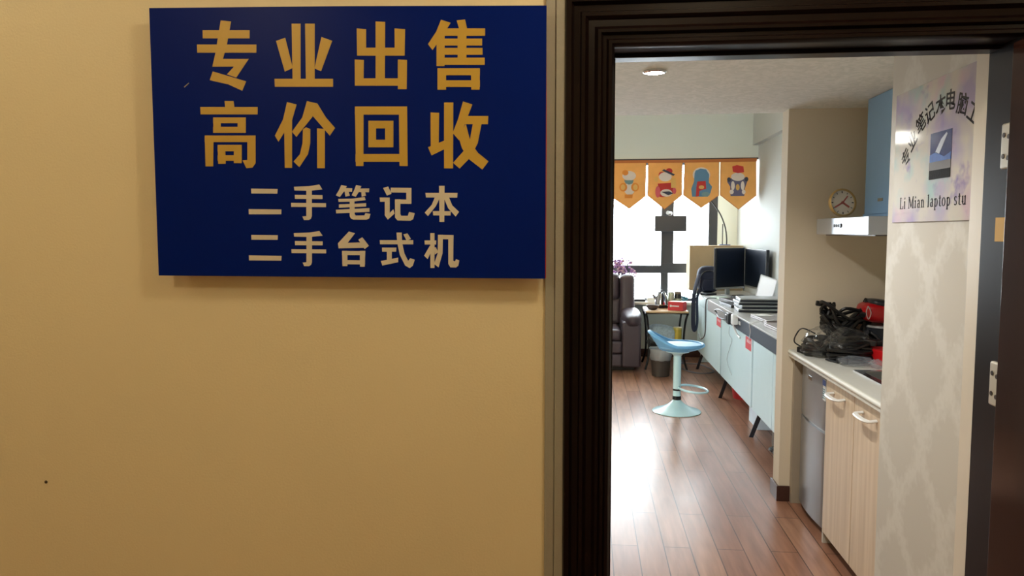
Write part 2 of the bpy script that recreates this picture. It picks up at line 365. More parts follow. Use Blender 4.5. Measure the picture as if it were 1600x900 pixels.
G3 = [  # white rows, 4.2105x enlargement
 [(137,104),(311,106),(309,137),(138,136)], [(121,239),(336,241),(335,273),(122,273)],
 [(418,92),(520,88),(585,77),(605,110),(520,118),(422,116)], [(424,145),(606,147),(606,173),(425,172)], [(400,198),(629,200),(629,226),(401,224)], [(500,98),(536,98),(536,285),(530,302),(516,311),(485,311),(474,287),(500,285)],
 [(730,80),(766,88),(745,126),(720,160),(694,148),(714,116)], [(738,100),(802,102),(800,125),(735,123)], [(752,122),(776,118),(786,150),(757,157)],
 [(828,80),(862,88),(845,126),(825,158),(798,148),(814,116)], [(845,104),(914,103),(912,128),(840,127)], [(862,125),(886,122),(892,150),(864,158)],
 [(710,172),(800,170),(884,160),(890,180),(800,190),(712,191)], [(715,208),(893,200),(893,222),(715,230)], [(695,243),(915,232),(915,257),(697,267)], [(786,178),(816,176),(818,272),(826,281),(882,280),(890,265),(922,270),(914,300),(895,309),(810,308),(793,300),(786,285)],
 [(1005,100),(1038,90),(1060,138),(1030,150)], [(983,163),(1048,163),(1048,190),(985,190)], [(1016,163),(1048,163),(1048,265),(1072,240),(1080,268),(1036,308),(1016,280)],
 [(1055,98),(1191,100),(1190,131),(1055,129)], [(1158,100),(1191,100),(1191,202),(1158,202)], [(1083,175),(1191,177),(1190,204),(1083,204)], [(1083,175),(1118,175),(1118,272),(1124,283),(1168,283),(1176,258),(1213,266),(1202,306),(1184,315),(1100,313),(1084,295)],
 [(1283,132),(1494,132),(1492,163),(1287,162)], [(1373,86),(1409,86),(1407,323),(1376,323)], [(1350,150),(1385,150),(1352,220),(1300,285),(1279,262),(1325,210)], [(1398,150),(1433,150),(1460,215),(1504,257),(1482,288),(1432,232)], [(1332,252),(1450,252),(1448,281),(1335,280)],
 [(138,409),(312,411),(311,441),(139,440)], [(122,543),(337,547),(335,578),(123,576)],
 [(417,397),(520,393),(585,383),(607,414),(520,422),(420,420)], [(425,449),(607,451),(607,477),(426,476)], [(402,502),(630,504),(630,530),(403,528)], [(501,402),(537,402),(537,588),(531,606),(517,614),(486,614),(476,590),(501,588)],
 [(780,386),(820,398),(766,468),(730,480),(708,464)], [(708,463),(860,458),(890,470),(880,494),(712,497)], [(842,440),(868,424),(911,480),(884,502)],
 [(735,513),(770,513),(770,614),(738,614)], [(852,513),(888,513),(884,618),(853,618)], [(735,513),(888,515),(887,542),(735,541)], [(737,574),(886,576),(886,603),(737,601)],
 [(983,443),(1203,443),(1203,471),(985,470)], [(1138,405),(1165,398),(1188,435),(1160,447)], [(1093,393),(1127,393),(1130,460),(1145,530),(1170,580),(1183,562),(1213,572),(1200,612),(1180,627),(1150,610),(1115,540),(1098,460)], [(998,492),(1092,492),(1090,519),(999,519)], [(1030,510),(1062,510),(1062,575),(1030,580)], [(990,580),(1104,558),(1104,588),(1000,610)],
 [(1277,445),(1355,445),(1353,472),(1279,472)], [(1315,397),(1343,397),(1343,626),(1316,626)], [(1312,480),(1330,500),(1298,568),(1275,545)], [(1340,490),(1352,490),(1368,522),(1346,538)],
 [(1366,408),(1398,408),(1396,530),(1370,622),(1340,600),(1364,530)], [(1366,408),(1468,410),(1468,438),(1366,436)], [(1434,410),(1468,410),(1466,578),(1478,584),(1484,568),(1506,576),(1500,610),(1485,623),(1448,622),(1434,600)]]
def glyphs(name, sets, m):
    """one object per character: strokes are sorted into characters by where they lie"""
    for polys, s, ox, oy, cuts, row in sets:
        chars = {}
        for p in polys:
            cx = (min(a for a, b in p)+max(a for a, b in p))/2; cy = sum(b for a, b in p)/len(p)
            chars.setdefault((cy > row, sum(cx > c for c in cuts)), []).append(p)
        for k in sorted(chars):
            bm = BM()
            for i, p in enumerate(chars[k]): poly_solid(bm, [sg(ox+a/s, oy+b/s)+V(0, -.0005-.00006*i, 0) for a, b in p], .0016)
            obj(name, bm, m, sign, smooth=False)
glyphs('yellow_character', [(G1, 3.2156, 220, 0, (630,), 482), (G2, 3.2156, 540, 0, (362,), 482)], mat('sign_yellow', (192, 156, 58), .42, var=.03))
glyphs('white_character', [(G3, 4.2105, 360, 270, (368, 662, 955, 1245), 360)], mat('sign_white', (212, 204, 190), .42, var=.03))
bm = BM(); poly_solid(bm, [p+V(0, -.0004, 0) for p in (sg(287.5, 135.5), sg(295, 129), sg(295.6, 130.2), sg(288.2, 137))], .001); obj('scratch', bm, mat('scratch_grey', (150, 140, 130), .6), sign)
p = onY(72, 753, 1.8); b_ = BM(); ell(b_, (p.x, 1.8, p.z), (.0042, .0035, .0046), seg=12); tag(obj('nail_head', b_, mat('rusty_nail', (70, 58, 40), .6)), 'tiny dark nail head left low in the corridor wall', 'nail')

# ------------------------------------------------------------------ corridor lamps (overhead, outside the frame)
M_GLOW = mat('warm_lamp_glow', (255, 225, 170), .4, emit=14)
def corridor_lamp(x, y, label, power, r):
    t = thing('corridor_downlight', label, 'ceiling light', (x, y, 2.75))
    b_ = BM(); lathe(b_, [(.085, 0), (.085, -.008), (.06, -.012), (.058, -.004)], (x, y, 2.75)); obj('trim_ring', b_, M_PLATE, t)
    b_ = BM(); lathe(b_, [(.056, -.003), (.056, -.006), (.02, -.007)], (x, y, 2.75)); obj('lamp_face', b_, M_GLOW, t)
    l = light('POINT', 'corridor_downlight_glow', (x, y, 2.64), power, WARM, r); return l
corridor_lamp(-2.35, .78, 'round warm downlight in the corridor ceiling left of the sign', SPOT_W, .03)
corridor_lamp(.4, .85, 'round warm downlight in the corridor ceiling in front of the doorway', CORRIDOR_W, .12)
corridor_lamp(-1.5, .04, 'round warm downlight in the corridor ceiling behind left of the viewer', CORRIDOR_W*.8, .08)
corridor_lamp(1.9, .5, 'round warm downlight in the corridor ceiling right of the doorway', CORRIDOR_W*.5, .12)

# ------------------------------------------------------------------ entry: downlight and poster
M_CHROME = mat('chrome', (210, 212, 215), .12, 1, var=.03)
def office_lamp(x, y, z, label, power):
    t = thing('recessed_downlight', label, 'ceiling light', (x, y, z))
    b_ = BM(); lathe(b_, [(.05, 0), (.05, -.006), (.042, -.011), (.04, -.003)], (x, y, z)); obj('trim_ring', b_, M_CHROME, t)
    b_ = BM(); lathe(b_, [(.041, -.003), (.041, -.008), (.01, -.0095)], (x, y, z)); obj('lamp_face', b_, mat('cool_lamp_glow', (255, 252, 244), .4, emit=22), t)
    light('SPOT', 'downlight_beam', (x, y, z-.03), power, (1, .95, .86), .04, (0, 0, 0), spot_size=2.6, spot_blend=.6)
office_lamp(.276, 3.246, 2.23, 'round recessed downlight glowing in the papered entry ceiling', OFFICE_W)
office_lamp(.276, 2.5, 2.23, 'added recessed downlight just inside the door, out of view above the doorway', OFFICE_W*.7)  # added lamp out of frame, extra light for the entry

PXP = .966
def onp(px, py): p = onX(px, py, PXP); return p
poster = thing('poster', 'glossy pastel poster with arched characters on the wallpapered wall', 'poster', (PXP+.003, 2.24, 1.578))
def poster_mat():
    m = bpy.data.materials.new('pastel_print'); m.use_nodes = True; nt = m.node_tree; N = nt.nodes; L = nt.links; b = N['Principled BSDF']
    tc = N.new('ShaderNodeTexCoord'); col = None
    for i, (sc, c, lo, hi) in enumerate(((5, (172, 164, 206), .5, .68), (6.5, (204, 180, 202), .52, .7), (7.5, (170, 200, 206), .52, .7), (14, (150, 140, 190), .62, .76))):
        mp = N.new('ShaderNodeMapping'); mp.inputs['Location'].default_value = (3.1*i+1.7, 1.3*i, 2.2*i+.6); L.new(tc.outputs['Object'], mp.inputs[0])
        ns = N.new('ShaderNodeTexNoise'); ns.inputs['Scale'].default_value = sc; ns.inputs['Detail'].default_value = 3; L.new(mp.outputs[0], ns.inputs['Vector'])
        k = N.new('ShaderNodeMapRange'); k.inputs['From Min'].default_value = lo; k.inputs['From Max'].default_value = hi; L.new(ns.outputs['Fac'], k.inputs[0])
        mx = N.new('ShaderNodeMix'); mx.data_type = 'RGBA'; L.new(k.outputs[0], mx.inputs['Factor']); mx.inputs['B'].default_value = (*lin(c), 1)
        if col is None: mx.inputs['A'].default_value = (*lin((206, 204, 200)), 1)
        else: L.new(col, mx.inputs['A'])
        col = mx.outputs['Result']
    L.new(col, b.inputs['Base Color']); b.inputs['Roughness'].default_value = .07; return m
obj('sheet', box(BM(), PXP, .9697, 2.0005, 2.486, 1.579, 1.977, .0008, 1), poster_mat(), poster)
M_INK = mat('poster_ink', (30, 27, 38), .07, spec=.3)
# serif lettering built from strokes (unit em), reading along -Y
def R(x0, y0, x1, y1): return [(x0, y0), (x1, y0), (x1, y1), (x0, y1)]
def arc(cx, cy, rx, ry, a0, a1, w=.1, t=.035, n=14):
    A = [math.radians(a0+(a1-a0)*i/n) for i in range(n+1)]
    return [[(cx+rx*math.cos(p), cy+ry*math.sin(p)), (cx+rx*math.cos(q), cy+ry*math.sin(q)), (cx+(rx-w)*math.cos(q), cy+(ry-t)*math.sin(q)), (cx+(rx-w)*math.cos(p), cy+(ry-t)*math.sin(p))] for p, q in zip(A, A[1:])]
def stem(x, y0, y1, top=True, bot=True):
    o = [R(x-.05, y0, x+.05, y1)]
    if bot: o.append(R(x-.1, y0, x+.1, y0+.03))
    if top: o.append([(x-.12, y1-.06), (x+.05, y1), (x+.05, y1-.05), (x-.05, y1-.09)])
    return o
FONT = {'L': (stem(.17, 0, .7, False)+[R(.07, .67, .29, .7), R(.1, 0, .55, .035), [(.5, 0), (.56, 0), (.58, .18), (.54, .18)]], .62),
 'i': (stem(.15, 0, .47)+[R(.1, .58, .2, .69)], .31), 'M': ([R(.1, 0, .14, .7), R(.03, 0, .22, .03), R(.03, .67, .2, .7), [(.1, .7), (.22, .7), (.46, .16), (.42, .05)], [(.42, .05), (.46, .05), (.74, .7), (.7, .7)], R(.68, 0, .78, .7), R(.61, 0, .86, .03), R(.7, .67, .86, .7)], .9),
 'a': (stem(.36, .03, .36, False, False)+arc(.26, .34, .15, .15, 0, 170, .09, .04)+arc(.22, .14, .16, .15, 60, 320, .09, .035)+[R(.36, 0, .47, .035)], .5), 'n': (stem(.15, 0, .47)+stem(.42, 0, .33, False)+arc(.3, .3, .17, .18, 0, 150, .1, .05), .56),
 'l': (stem(.15, 0, .72), .31), 'p': (stem(.15, -.2, .47)+arc(.28, .23, .2, .24, -150, 150, .1, .035), .54), 't': (stem(.17, .06, .6, False, False)+[R(.04, .44, .32, .475)]+arc(.27, .09, .15, .1, 180, 320, .1, .035), .36),
 'o': (arc(.26, .235, .23, .245, 0, 360, .1, .03), .53), 's': (arc(.21, .35, .16, .13, 30, 270, .08, .045)+arc(.21, .125, .17, .135, 90, -150, .08, .045), .43), 'u': (stem(.15, .15, .47)+stem(.42, .0, .47)+arc(.29, .17, .19, .18, 180, 330, .1, .05), .56), ' ': ([], .28)}
bm = BM(); x = 0; T = 'Li Mian laptop stu '; W = sum(FONT[c][1]+.05 for c in T)
ya, yb = 2.432, 2.004; sc = (ya-yb)/W
for c in T:
    for p in FONT[c][0]: prism(bm, [(x+a, b) for a, b in p], (PXP-.0008, ya, 1.620), (0, -sc, 0), (0, 0, .05), (1, 0, 0), .0012)
    x += FONT[c][1]+.05
    if c == ' ': obj('latin_word', bm, M_INK, poster, smooth=False); bm = BM()
bm.free()
def text_bm(ch, size, bold=.012):
    cu = bpy.data.curves.new('tmp', 'FONT'); cu.body = ch; cu.size = 1; cu.align_x = 'CENTER'; cu.align_y = 'CENTER'; cu.offset = bold; cu.extrude = .004; cu.resolution_u = 4
    o = bpy.data.objects.new('tmp', cu); S.collection.objects.link(o); dg = bpy.context.evaluated_depsgraph_get(); dg.update()
    me = bpy.data.meshes.new_from_object(o.evaluated_get(dg)); t = BM(); t.from_mesh(me)
    bpy.data.objects.remove(o); bpy.data.curves.remove(cu); bpy.data.meshes.remove(me)
    if t.verts:
        xs = [v.co.x for v in t.verts]; ys = [v.co.y for v in t.verts]; cx, cy = (min(xs)+max(xs))/2, (min(ys)+max(ys))/2
        for v in t.verts: v.co.x -= cx; v.co.y -= cy
    bmesh.ops.scale(t, vec=(size, size, size), verts=t.verts); return t
for ch, px, py, an in (('专', 85, 522, 48), ('业', 118, 430, 42), ('笔', 162, 343, 34), ('记', 210, 288, 22), ('本', 267, 245, 8), ('电', 320, 217, -4), ('脑', 380, 240, -16), ('工', 436, 288, -30)):
    p = onp(1390+px/3.335, 90+py/3.335)
    # glyph x -> -Y, glyph y -> Z, glyph z -> -X
    B = Matrix(((0, 0, -1, PXP-.0003), (-1, 0, 0, p.y), (0, 1, 0, p.z), (0, 0, 0, 1)))
    obj('arched_character', merge(BM(), text_bm(ch, .06), B @ rotM('Z', an)), M_INK, poster, smooth=False)
pic = obj('laptop_picture', box(BM(), PXP-.001, PXP+.0005, 2.112, 2.236, 1.745, 1.826), mat('picture_blue', (38, 52, 112), .15, var=.3, scale=18), poster)
def ppoly(pts, m, name, par):
    b_ = BM(); prism(b_, pts, (PXP-.0016, 0, 0), (0, 1, 0), (0, 0, 1), (1, 0, 0), .001); return obj(name, b_, m, par, smooth=False)
ppoly([(2.205, 1.77), (2.18, 1.765), (2.135, 1.815), (2.14, 1.82), (2.17, 1.805)], mat('picture_streak', (196, 206, 226), .2), 'picture_light', pic)
ppoly([(2.236, 1.765), (2.20, 1.772), (2.15, 1.755), (2.112, 1.765), (2.112, 1.745), (2.236, 1.745)], mat('picture_sea', (52, 96, 178), .2, var=.4, scale=40), 'picture_water', pic)
ppoly([(2.238, 1.722), (2.112, 1.722), (2.112, 1.745), (2.238, 1.745)], mat('picture_grey', (128, 130, 138), .1), 'picture_deck', pic)
kb = BM()
for r in range(4):
    for k in range(10): prism(kb, R(2.116+k*.0119, 1.7+.0054*r, 2.1262+k*.0119, 1.7046+.0054*r), (PXP-.0016, 0, 0), (0, 1, 0), (0, 0, 1), (1, 0, 0), .0012)
prism(kb, R(2.113, 1.697, 2.237, 1.723), (PXP-.0014, 0, 0), (0, 1, 0), (0, 0, 1), (1, 0, 0), .001)
obj('picture_keyboard', kb, mat('picture_keys', (22, 22, 28), .07, var=.4, scale=90, spec=.2), pic, smooth=False)

# ------------------------------------------------------------------ window
M_FRAME = mat('dark_window_frame', (58, 62, 70), .4, .2, var=.06)
win = bpy.data.objects.new('window_1', None); S.collection.objects.link(win); win['kind'] = 'structure'; win.location = (0, 9.3, WZ0)
bm = BM()
box(bm, 1.463, WX1, 9.26, 9.36, WZ0, WZ1, .004); box(bm, WX0, WX0+.08, 9.26, 9.36, WZ0, WZ1, .004)
box(bm, WX0, WX1, 9.26, 9.36, WZ1-.06, WZ1, .004); box(bm, WX0, WX1, 9.26, 9.36, WZ0, WZ0+.03, .004)
obj('window_frame', bm, M_FRAME, win)
bm = BM(); box(bm, .895, 1.045, 9.255, 9.355, 1.13, WZ1-.06, .006); box(bm, .895, .985, 9.255, 9.355, WZ0+.03, 1.05, .006); box(bm, -.35, -.25, 9.255, 9.355, WZ0+.03, WZ1-.06, .006); obj('mullion', bm, M_FRAME, win)
bm = BM(); box(bm, WX0+.08, .90, 9.25, 9.35, 1.04, 1.135, .005); box(bm, .895, 1.47, 9.25, 9.35, 1.04, 1.165, .005); obj('transom', bm, M_FRAME, win)
M_GLASS = clear_mat('window_glass', gloss=.03)
for x0, x1 in ((WX0+.08, -.35), (-.25, .895), (1.045, 1.463)):
    obj('upper_pane', box(BM(), x0, x1, 9.303, 9.309, 1.135, WZ1-.06), M_GLASS, win)
for x0, x1 in ((WX0+.08, -.35), (-.25, .895), (.985, 1.463)):
    obj('lower_pane', box(BM(), x0, x1, 9.303, 9.309, WZ0+.03, 1.04), M_GLASS, win)
obj('window_sill', box(BM(), WX0-.05, WX1+.05, 9.04, 9.27, WZ0-.035, WZ0, .006), mat('sill_stone', (222, 216, 204), .3), win)
t = thing('mounted_panel', 'dark rectangular panel fixed across the window mullion', 'panel', (.99, 9.2, 1.648))
obj('panel_body', box(BM(), .806, 1.187, 9.165, 9.215, 1.55, 1.745, .008), mat('panel_dark', (44, 50, 60), .4), t)
obj('bracket', box(BM(), .93, 1.03, 9.213, 9.257, 1.60, 1.70, .004), M_FRAME, t)
p = onY(1047, 333, 9.18)
b_ = BM(); ell(b_, (p.x, 9.2, 1.773), (.03, .03, .026)); cyl(b_, (p.x, 9.2, 1.773), (p.x-.03, 9.16, 1.78), .02, .024); cyl(b_, (p.x, 9.2, 1.74), (p.x, 9.2, 1.76), .015)
tag(obj('webcam', b_, mat('silver_plastic', (180, 184, 188), .3, .5)), 'small silver camera standing on the dark panel at the mullion', 'camera')

# pennant valance over the window
VY = 8.17
val = thing('pennant_valance', 'orange cloth valance of pointed pennants hanging before the window top', 'curtain', onY(1070, 255, VY))
M_PEN = mat('orange_cloth', (240, 184, 108), .85, var=.12, scale=9, trans=.12, bump=.1, bscale=300); M_BAND = mat('orange_band', (196, 120, 66), .85, trans=.1)
def vp(a, b): return (lambda q: (q.x, q.z))(onY(940+a/6.154, 230+b/6.154, VY))
def vprism(polys, m, name, par, dy=0, th=.003):
    b_ = BM()
    for pl in polys: prism(b_, [vp(*p_) for p_ in pl], (0, VY-dy, 0), (1, 0, 0), (0, 0, 1), (0, 1, 0), th)
    return obj(name, b_, m, par, smooth=False)
vprism([[(-350, 132), (-350, 158), (780, 150), (1492, 136), (1492, 106), (780, 122)]], M_BAND, 'header_band', val, .004, .008)
cyl(b_ := BM(), (vp(-380, 120)[0], VY+.012, vp(-380, 128)[1]), (1.795, VY+.012, vp(-380, 128)[1]+.005), .008); obj('curtain_rod', b_, M_FRAME, val)
def E(cx, cy, rx, ry, n=20): return [(cx+rx*math.cos(2*PI*i/n), cy+ry*math.sin(2*PI*i/n)) for i in range(n)]
P_ = {k: mat('print_'+k, c, .85, var=.05, trans=.12) for k, c in dict(white=(236, 224, 214), orange=(232, 150, 66), red=(206, 66, 62), pink=(226, 108, 116), blue=(104, 146, 178), teal=(128, 160, 164), purple=(108, 104, 132), gold=(232, 188, 110), dark=(70, 74, 92)).items()}
pens = [([(-345, 158), (-10, 152), (-14, 470), (-170, 590), (-340, 480)], []),
 ([(112, 152), (428, 150), (420, 472), (265, 592), (108, 488)], [('white', [E(265, 275, 66, 46), E(268, 400, 52, 60)]), ('orange', [E(228, 246, 30, 26), E(208, 385, 38, 42), E(322, 385, 38, 42), [(222, 455), (300, 455), (296, 490), (222, 490)]]), ('gold', [E(205, 385, 22, 28), E(325, 385, 22, 28)]), ('teal', [[(215, 318), (310, 318), (296, 350), (264, 360), (232, 350)]])]),
 ([(448, 150), (776, 146), (770, 462), (605, 596), (442, 466)], [('red', [E(590, 420, 66, 62), E(578, 265, 30, 30), E(650, 230, 32, 28), [(540, 350), (680, 340), (700, 440), (560, 480)]]), ('white', [E(612, 285, 62, 44), E(622, 440, 58, 36)]), ('pink', [E(540, 430, 24, 56), E(700, 420, 18, 30)]), ('gold', [E(525, 310, 20, 26), [(665, 300), (712, 296), (716, 390), (668, 392)]]), ('dark', [[(580, 225), (600, 212), (705, 262), (690, 276)], [(575, 430), (650, 425), (690, 445), (640, 462)]])]),
 ([(800, 146), (1128, 142), (1124, 464), (958, 584), (786, 462)], [('white', [E(960, 265, 84, 72)]), ('blue', [[(895, 250), (905, 224), (950, 206), (1005, 214), (1034, 262), (1030, 340), (1062, 380), (1046, 440), (1020, 476), (870, 476), (862, 400), (888, 330)]]), ('red', [[(920, 330), (1000, 324), (1006, 400), (940, 420), (935, 470), (905, 476), (912, 380)]]), ('gold', [E(960, 385, 26, 18)]), ('teal', [E(1000, 452, 40, 22)])]),
 ([(1146, 142), (1484, 136), (1484, 464), (1316, 596), (1142, 460)], [('purple', [[(1240, 300), (1390, 290), (1400, 330), (1376, 400), (1372, 468), (1240, 470), (1236, 380), (1206, 330)]]), ('white', [E(1310, 285, 66, 40), E(1262, 370, 18, 44), E(1356, 370, 18, 44), E(1250, 430, 20, 22), E(1366, 430, 18, 22)]), ('red', [[(1256, 185), (1300, 172), (1362, 184), (1370, 240), (1310, 250), (1262, 236)]]), ('gold', [E(1308, 385, 18, 30)]), ('dark', [E(1224, 312, 18, 22), E(1392, 308, 18, 22)])])]
for outline, fig in pens:
    pn = vprism([outline], M_PEN, 'pennant', val)
    for i, (k, pl) in enumerate(fig):
        for j, q_ in enumerate(pl): vprism([q_], P_[k], 'printed_patch', pn, .0012*(i+1)+.00025*j, .0011)
    # sewn edge
    b_ = BM(); tube(b_, [V(vp(*q)[0], VY, vp(*q)[1]) for q in outline], .004, 6, 1, closed=True); obj('hem', b_, M_BAND, pn)

# ------------------------------------------------------------------ recliner, flowers, side table
M_LEA = mat('brown_leather', (68, 57, 66), .42, var=.12, scale=6, bump=.12, bscale=140); M_LEAD = mat('dark_base', (32, 28, 30), .6)
arm = thing('recliner_armchair', 'brown leather recliner with padded arms in front of the window', 'armchair', (.08, 8.6, 0))
def cushion(x0, x1, y0, y1, z0, z1, bev=.05): return box(BM(), x0, x1, y0, y1, z0, z1, bev, 5)
obj('base', box(BM(), -.36, .53, 8.30, 9.0, 0, .06, .01), M_LEAD, arm)
for sx, nm in ((1, 'armrest'), (-1, 'armrest')):
    cx = .08+sx*.405
    b_ = cushion(cx-.105, cx+.105, 8.17, 9.0, .05, .56, .03)
    a_ = obj(nm, b_, M_LEA, arm)
    b_ = BM(); ell(b_, (cx+sx*.015, 8.56, .575), (.112, .46, .095), e=.75, seg=28); obj('arm_pad', b_, M_LEA, a_)
obj('seat', cushion(-.22, .38, 8.19, 8.82, .33, .47, .055), M_LEA, arm)
b_ = BM(); box(b_, -.22, .38, 8.16, 8.24, .205, .345, .03, 4); s_ = obj('footrest', b_, M_LEA, arm)
b_ = BM(); box(b_, -.22, .38, 8.17, 8.24, .06, .20, .02, 4); obj('footrest_panel', b_, M_LEA, s_)
BK = Matrix.Translation((0, 8.78, .45)) @ rotM('X', -8)
b_ = BM(); box(b_, -.24, .40, -.03, .2, 0, .32, .06, 5, BK); box(b_, -.22, .38, -.05, .2, .28, .62, .075, 5, BK); bk = obj('backrest', b_, M_LEA, arm)
for sx in (1, -1):
    b_ = BM(); x = .08+sx*.385; box(b_, x-.085, x+.085, -.1, .2, .02, .6, .06, 5, BK); obj('back_wing', b_, M_LEA, bk)
b_ = BM()
for zz in (.30, .58):
    tube(b_, [BK @ V(-.2, -.055, zz), BK @ V(.08, -.064, zz-.008), BK @ V(.36, -.055, zz)], .004, 6)
obj('stitching', b_, M_LEAD, bk)

fl = thing('potted_flowers', 'purple flowers on the window sill behind the leather recliner', 'flowers', (.36, 9.14, WZ0))
b_ = BM(); lathe(b_, [(.05, 0), (.075, .02), (.085, .12), (.07, .19), (.075, .2), (.06, .2), (.055, .12)], (.36, 9.14, WZ0)); obj('vase', b_, mat('vase_white', (214, 208, 204), .3), fl)
bs, bf, bg_ = BM(), BM(), BM()
for i in range(26):
    a = random.uniform(0, 2*PI); r = random.uniform(.02, .23); p1 = V(.36+r*math.cos(a), 9.10+.07*math.sin(a), WZ0+random.uniform(.33, .50))
    tube(bs, [V(.36, 9.14, WZ0+.15), V(.36, 9.14, WZ0+.15).lerp(p1, .5)+V(0, 0, .05), p1], .003, 5, 4)
    for k in range(9):
        q = p1+V(random.gauss(0, .022), random.gauss(0, .015), random.gauss(0, .024)); ell(bf if random.random() < .8 else bg_, q, (.014, .012, .010), rotM('X', random.uniform(0, 180)), seg=8)
obj('stem', bs, mat('stem_green', (86, 92, 70), .7), fl); obj('blossom', bf, mat('purple_petals', (148, 112, 160), .8, var=.25, scale=40), fl); obj('pale_blossom', bg_, mat('pink_petals', (196, 164, 178), .8), fl)

M_IRON = mat('black_iron', (26, 26, 30), .4, .4); M_WOODT = mat('table_wood', (196, 166, 128), .4, var=.12)
TX, TY = .88, 8.57
tb = thing('side_table', 'small wooden side table on bowed black iron legs by the window', 'table', (TX, TY, 0))
b_ = BM(); box(b_, TX-.235, TX+.24, TY-.26, TY+.26, .645, .668, .01, 3); obj('tabletop', b_, M_WOODT, tb)
b_ = BM(); pts = [V(TX+sx*.23, TY+sy*.25, .64) for sx, sy in ((-1, -1), (1, -1), (1, 1), (-1, 1))]; tube(b_, pts, .008, 8, 1, closed=True); obj('top_rim', b_, M_IRON, tb)
for sx in (-1, 1):
    for sy in (-1, 1):
        b_ = BM(); X, Y = TX+sx*.20, TY+sy*.21
        tube(b_, [V(X+sx*.03, Y+sy*.04, .645), V(X+sx*.01, Y+sy*.01, .56), V(X-sx*.005, Y, .42), V(X-sx*.01, Y, .25), V(X, Y, .12), V(X+sx*.03, Y+sy*.04, .008)], .012, 8, 6); obj('leg', b_, M_IRON, tb)
b_ = BM(); box(b_, TX-.19, TX+.19, TY-.20, TY+.20, .262, .276, .003); obj('lower_shelf', b_, M_IRON, tb)
def at(px, py, y): return onY(px, py, y)
# kettle
kx, ky = .855, 8.70
kt = thing('electric_kettle', 'shiny steel kettle with black base on the side table', 'kettle', (kx, ky, .668))
b_ = BM(); lathe(b_, [(.078, 0), (.08, .008), (.078, .022), (.05, .024)], (kx, ky, .668)); obj('base', b_, M_IRON, kt)
b_ = BM(); lathe(b_, [(.068, .026), (.078, .04), (.076, .08), (.062, .13), (.045, .165), (.042, .172)], (kx, ky, .668)); obj('body', b_, M_CHROME, kt)
b_ = BM(); lathe(b_, [(.044, .17), (.04, .184), (.012, .19), (.016, .205), (.004, .21)], (kx, ky, .668)); obj('lid', b_, M_IRON, kt)
b_ = BM(); tube(b_, [V(kx, ky-.045, .668+.175), V(kx, ky-.1, .668+.17), V(kx, ky-.12, .668+.12), V(kx, ky-.085, .668+.05)], .012, 8); obj('handle', b_, M_IRON, kt)
b_ = BM(); tube(b_, [V(kx-.055, ky, .668+.1), V(kx-.09, ky, .668+.14), V(kx-.105, ky, .668+.15)], lambda s: .022-.012*s, 8); obj('spout', b_, M_CHROME, kt)
b_ = BM(); x, y = .735, 8.47; lathe(b_, [(.03, 0), (.055, .012), (.073, .04), (.074, .052), (.066, .05), (.05, .02), (.01, .014)], (x, y, .668)); tag(obj('bowl', b_, mat('brown_bowl', (74, 60, 56), .4)), 'round dark brown bowl at the left of the side table', 'bowl')
b_ = BM(); box(b_, .655, .71, 8.36, 8.52, .6685, .671, .001, 1, None); tag(obj('paper_sheet', b_, mat('white_paper', (232, 232, 228), .7)), 'white paper on the left corner of the side table', 'paper')
x, y = .985, 8.72
cn = thing('drink_can', 'pale tall tin standing behind the red carton on the side table', 'can', (x-.02, y, .668))
b_ = BM(); lathe(b_, [(.034, 0), (.037, .006), (.037, .17), (.03, .18)], (x-.02, y, .668)); obj('body', b_, mat('pale_green_tin', (170, 180, 160), .35, .3), cn)
b_ = BM(); lathe(b_, [(.03, .18), (.032, .185), (.02, .187)], (x-.02, y, .668)); obj('lid', b_, M_CHROME, cn)
x = 1.045
cn = thing('dark_jar', 'black jar with pale label behind the red carton on the side table', 'jar', (x, y, .668))
b_ = BM(); lathe(b_, [(.038, 0), (.042, .008), (.042, .15), (.036, .16)], (x, y, .668)); j_ = obj('body', b_, mat('black_jar', (40, 44, 44), .3), cn)
b_ = BM(); lathe(b_, [(.0425, .06), (.0425, .11)], (x, y, .668), cap=False); obj('label_band', b_, mat('jar_label', (150, 170, 150), .5), j_)
b_ = BM(); lathe(b_, [(.038, .16), (.038, .185), (.03, .19)], (x, y, .668)); obj('lid', b_, mat('brown_lid', (110, 96, 80), .5), cn)
rc = thing('red_carton', 'small red carton with white mark on the front edge of side table', 'box', (1.01, 8.44, .668))
b_ = BM(); MR = Matrix.Translation((1.005, 8.44, .668)) @ rotM('Z', -24); box(b_, -.088, .088, -.065, .065, 0, .098, .003, 1, MR); obj('carton', b_, mat('carton_red', (206, 34, 48), .4, var=.05), rc)
b_ = BM(); box(b_, -.06, .04, -.0662, -.0648, .045, .058, 0, 2, MR); box(b_, -.065, -.045, -.0662, -.0648, .04, .064, 0, 2, MR); obj('white_mark', b_, M_WHITEP := mat('white_plastic', (228, 230, 230), .35), rc)
b_ = BM(); box(b_, -.07, .075, -.055, .06, .0985, .1, 0, 2, MR); obj('tissue_slot', b_, M_WHITEP, rc)
cu = tag(obj('cushion', ell(BM(), (.845, 8.54, .385), (.165, .11, .105), rotM('Y', 8), 28, .7), (lambda: mat('patterned_cushion', (168, 186, 200), .8, var=.45, scale=46))()), 'blue and white patterned cushion on the lower shelf of the side table', 'cushion')
b_ = BM(); yx, yy = 1.045, 8.52
yc = thing('yellow_canister', 'tall yellow canister at the right of the side table', 'canister', (1.02, 8.50, .276))
b_ = BM(); lathe(b_, [(.045, 0), (.047, .006), (.047, .17)], (1.02, 8.50, .276)); obj('body', b_, mat('yellow_tin', (190, 168, 66), .35, .3), yc)
b_ = BM(); lathe(b_, [(.048, .168), (.048, .19), (.04, .195)], (1.02, 8.50, .276)); obj('lid', b_, mat('yellow_lid', (206, 190, 110), .4), yc)

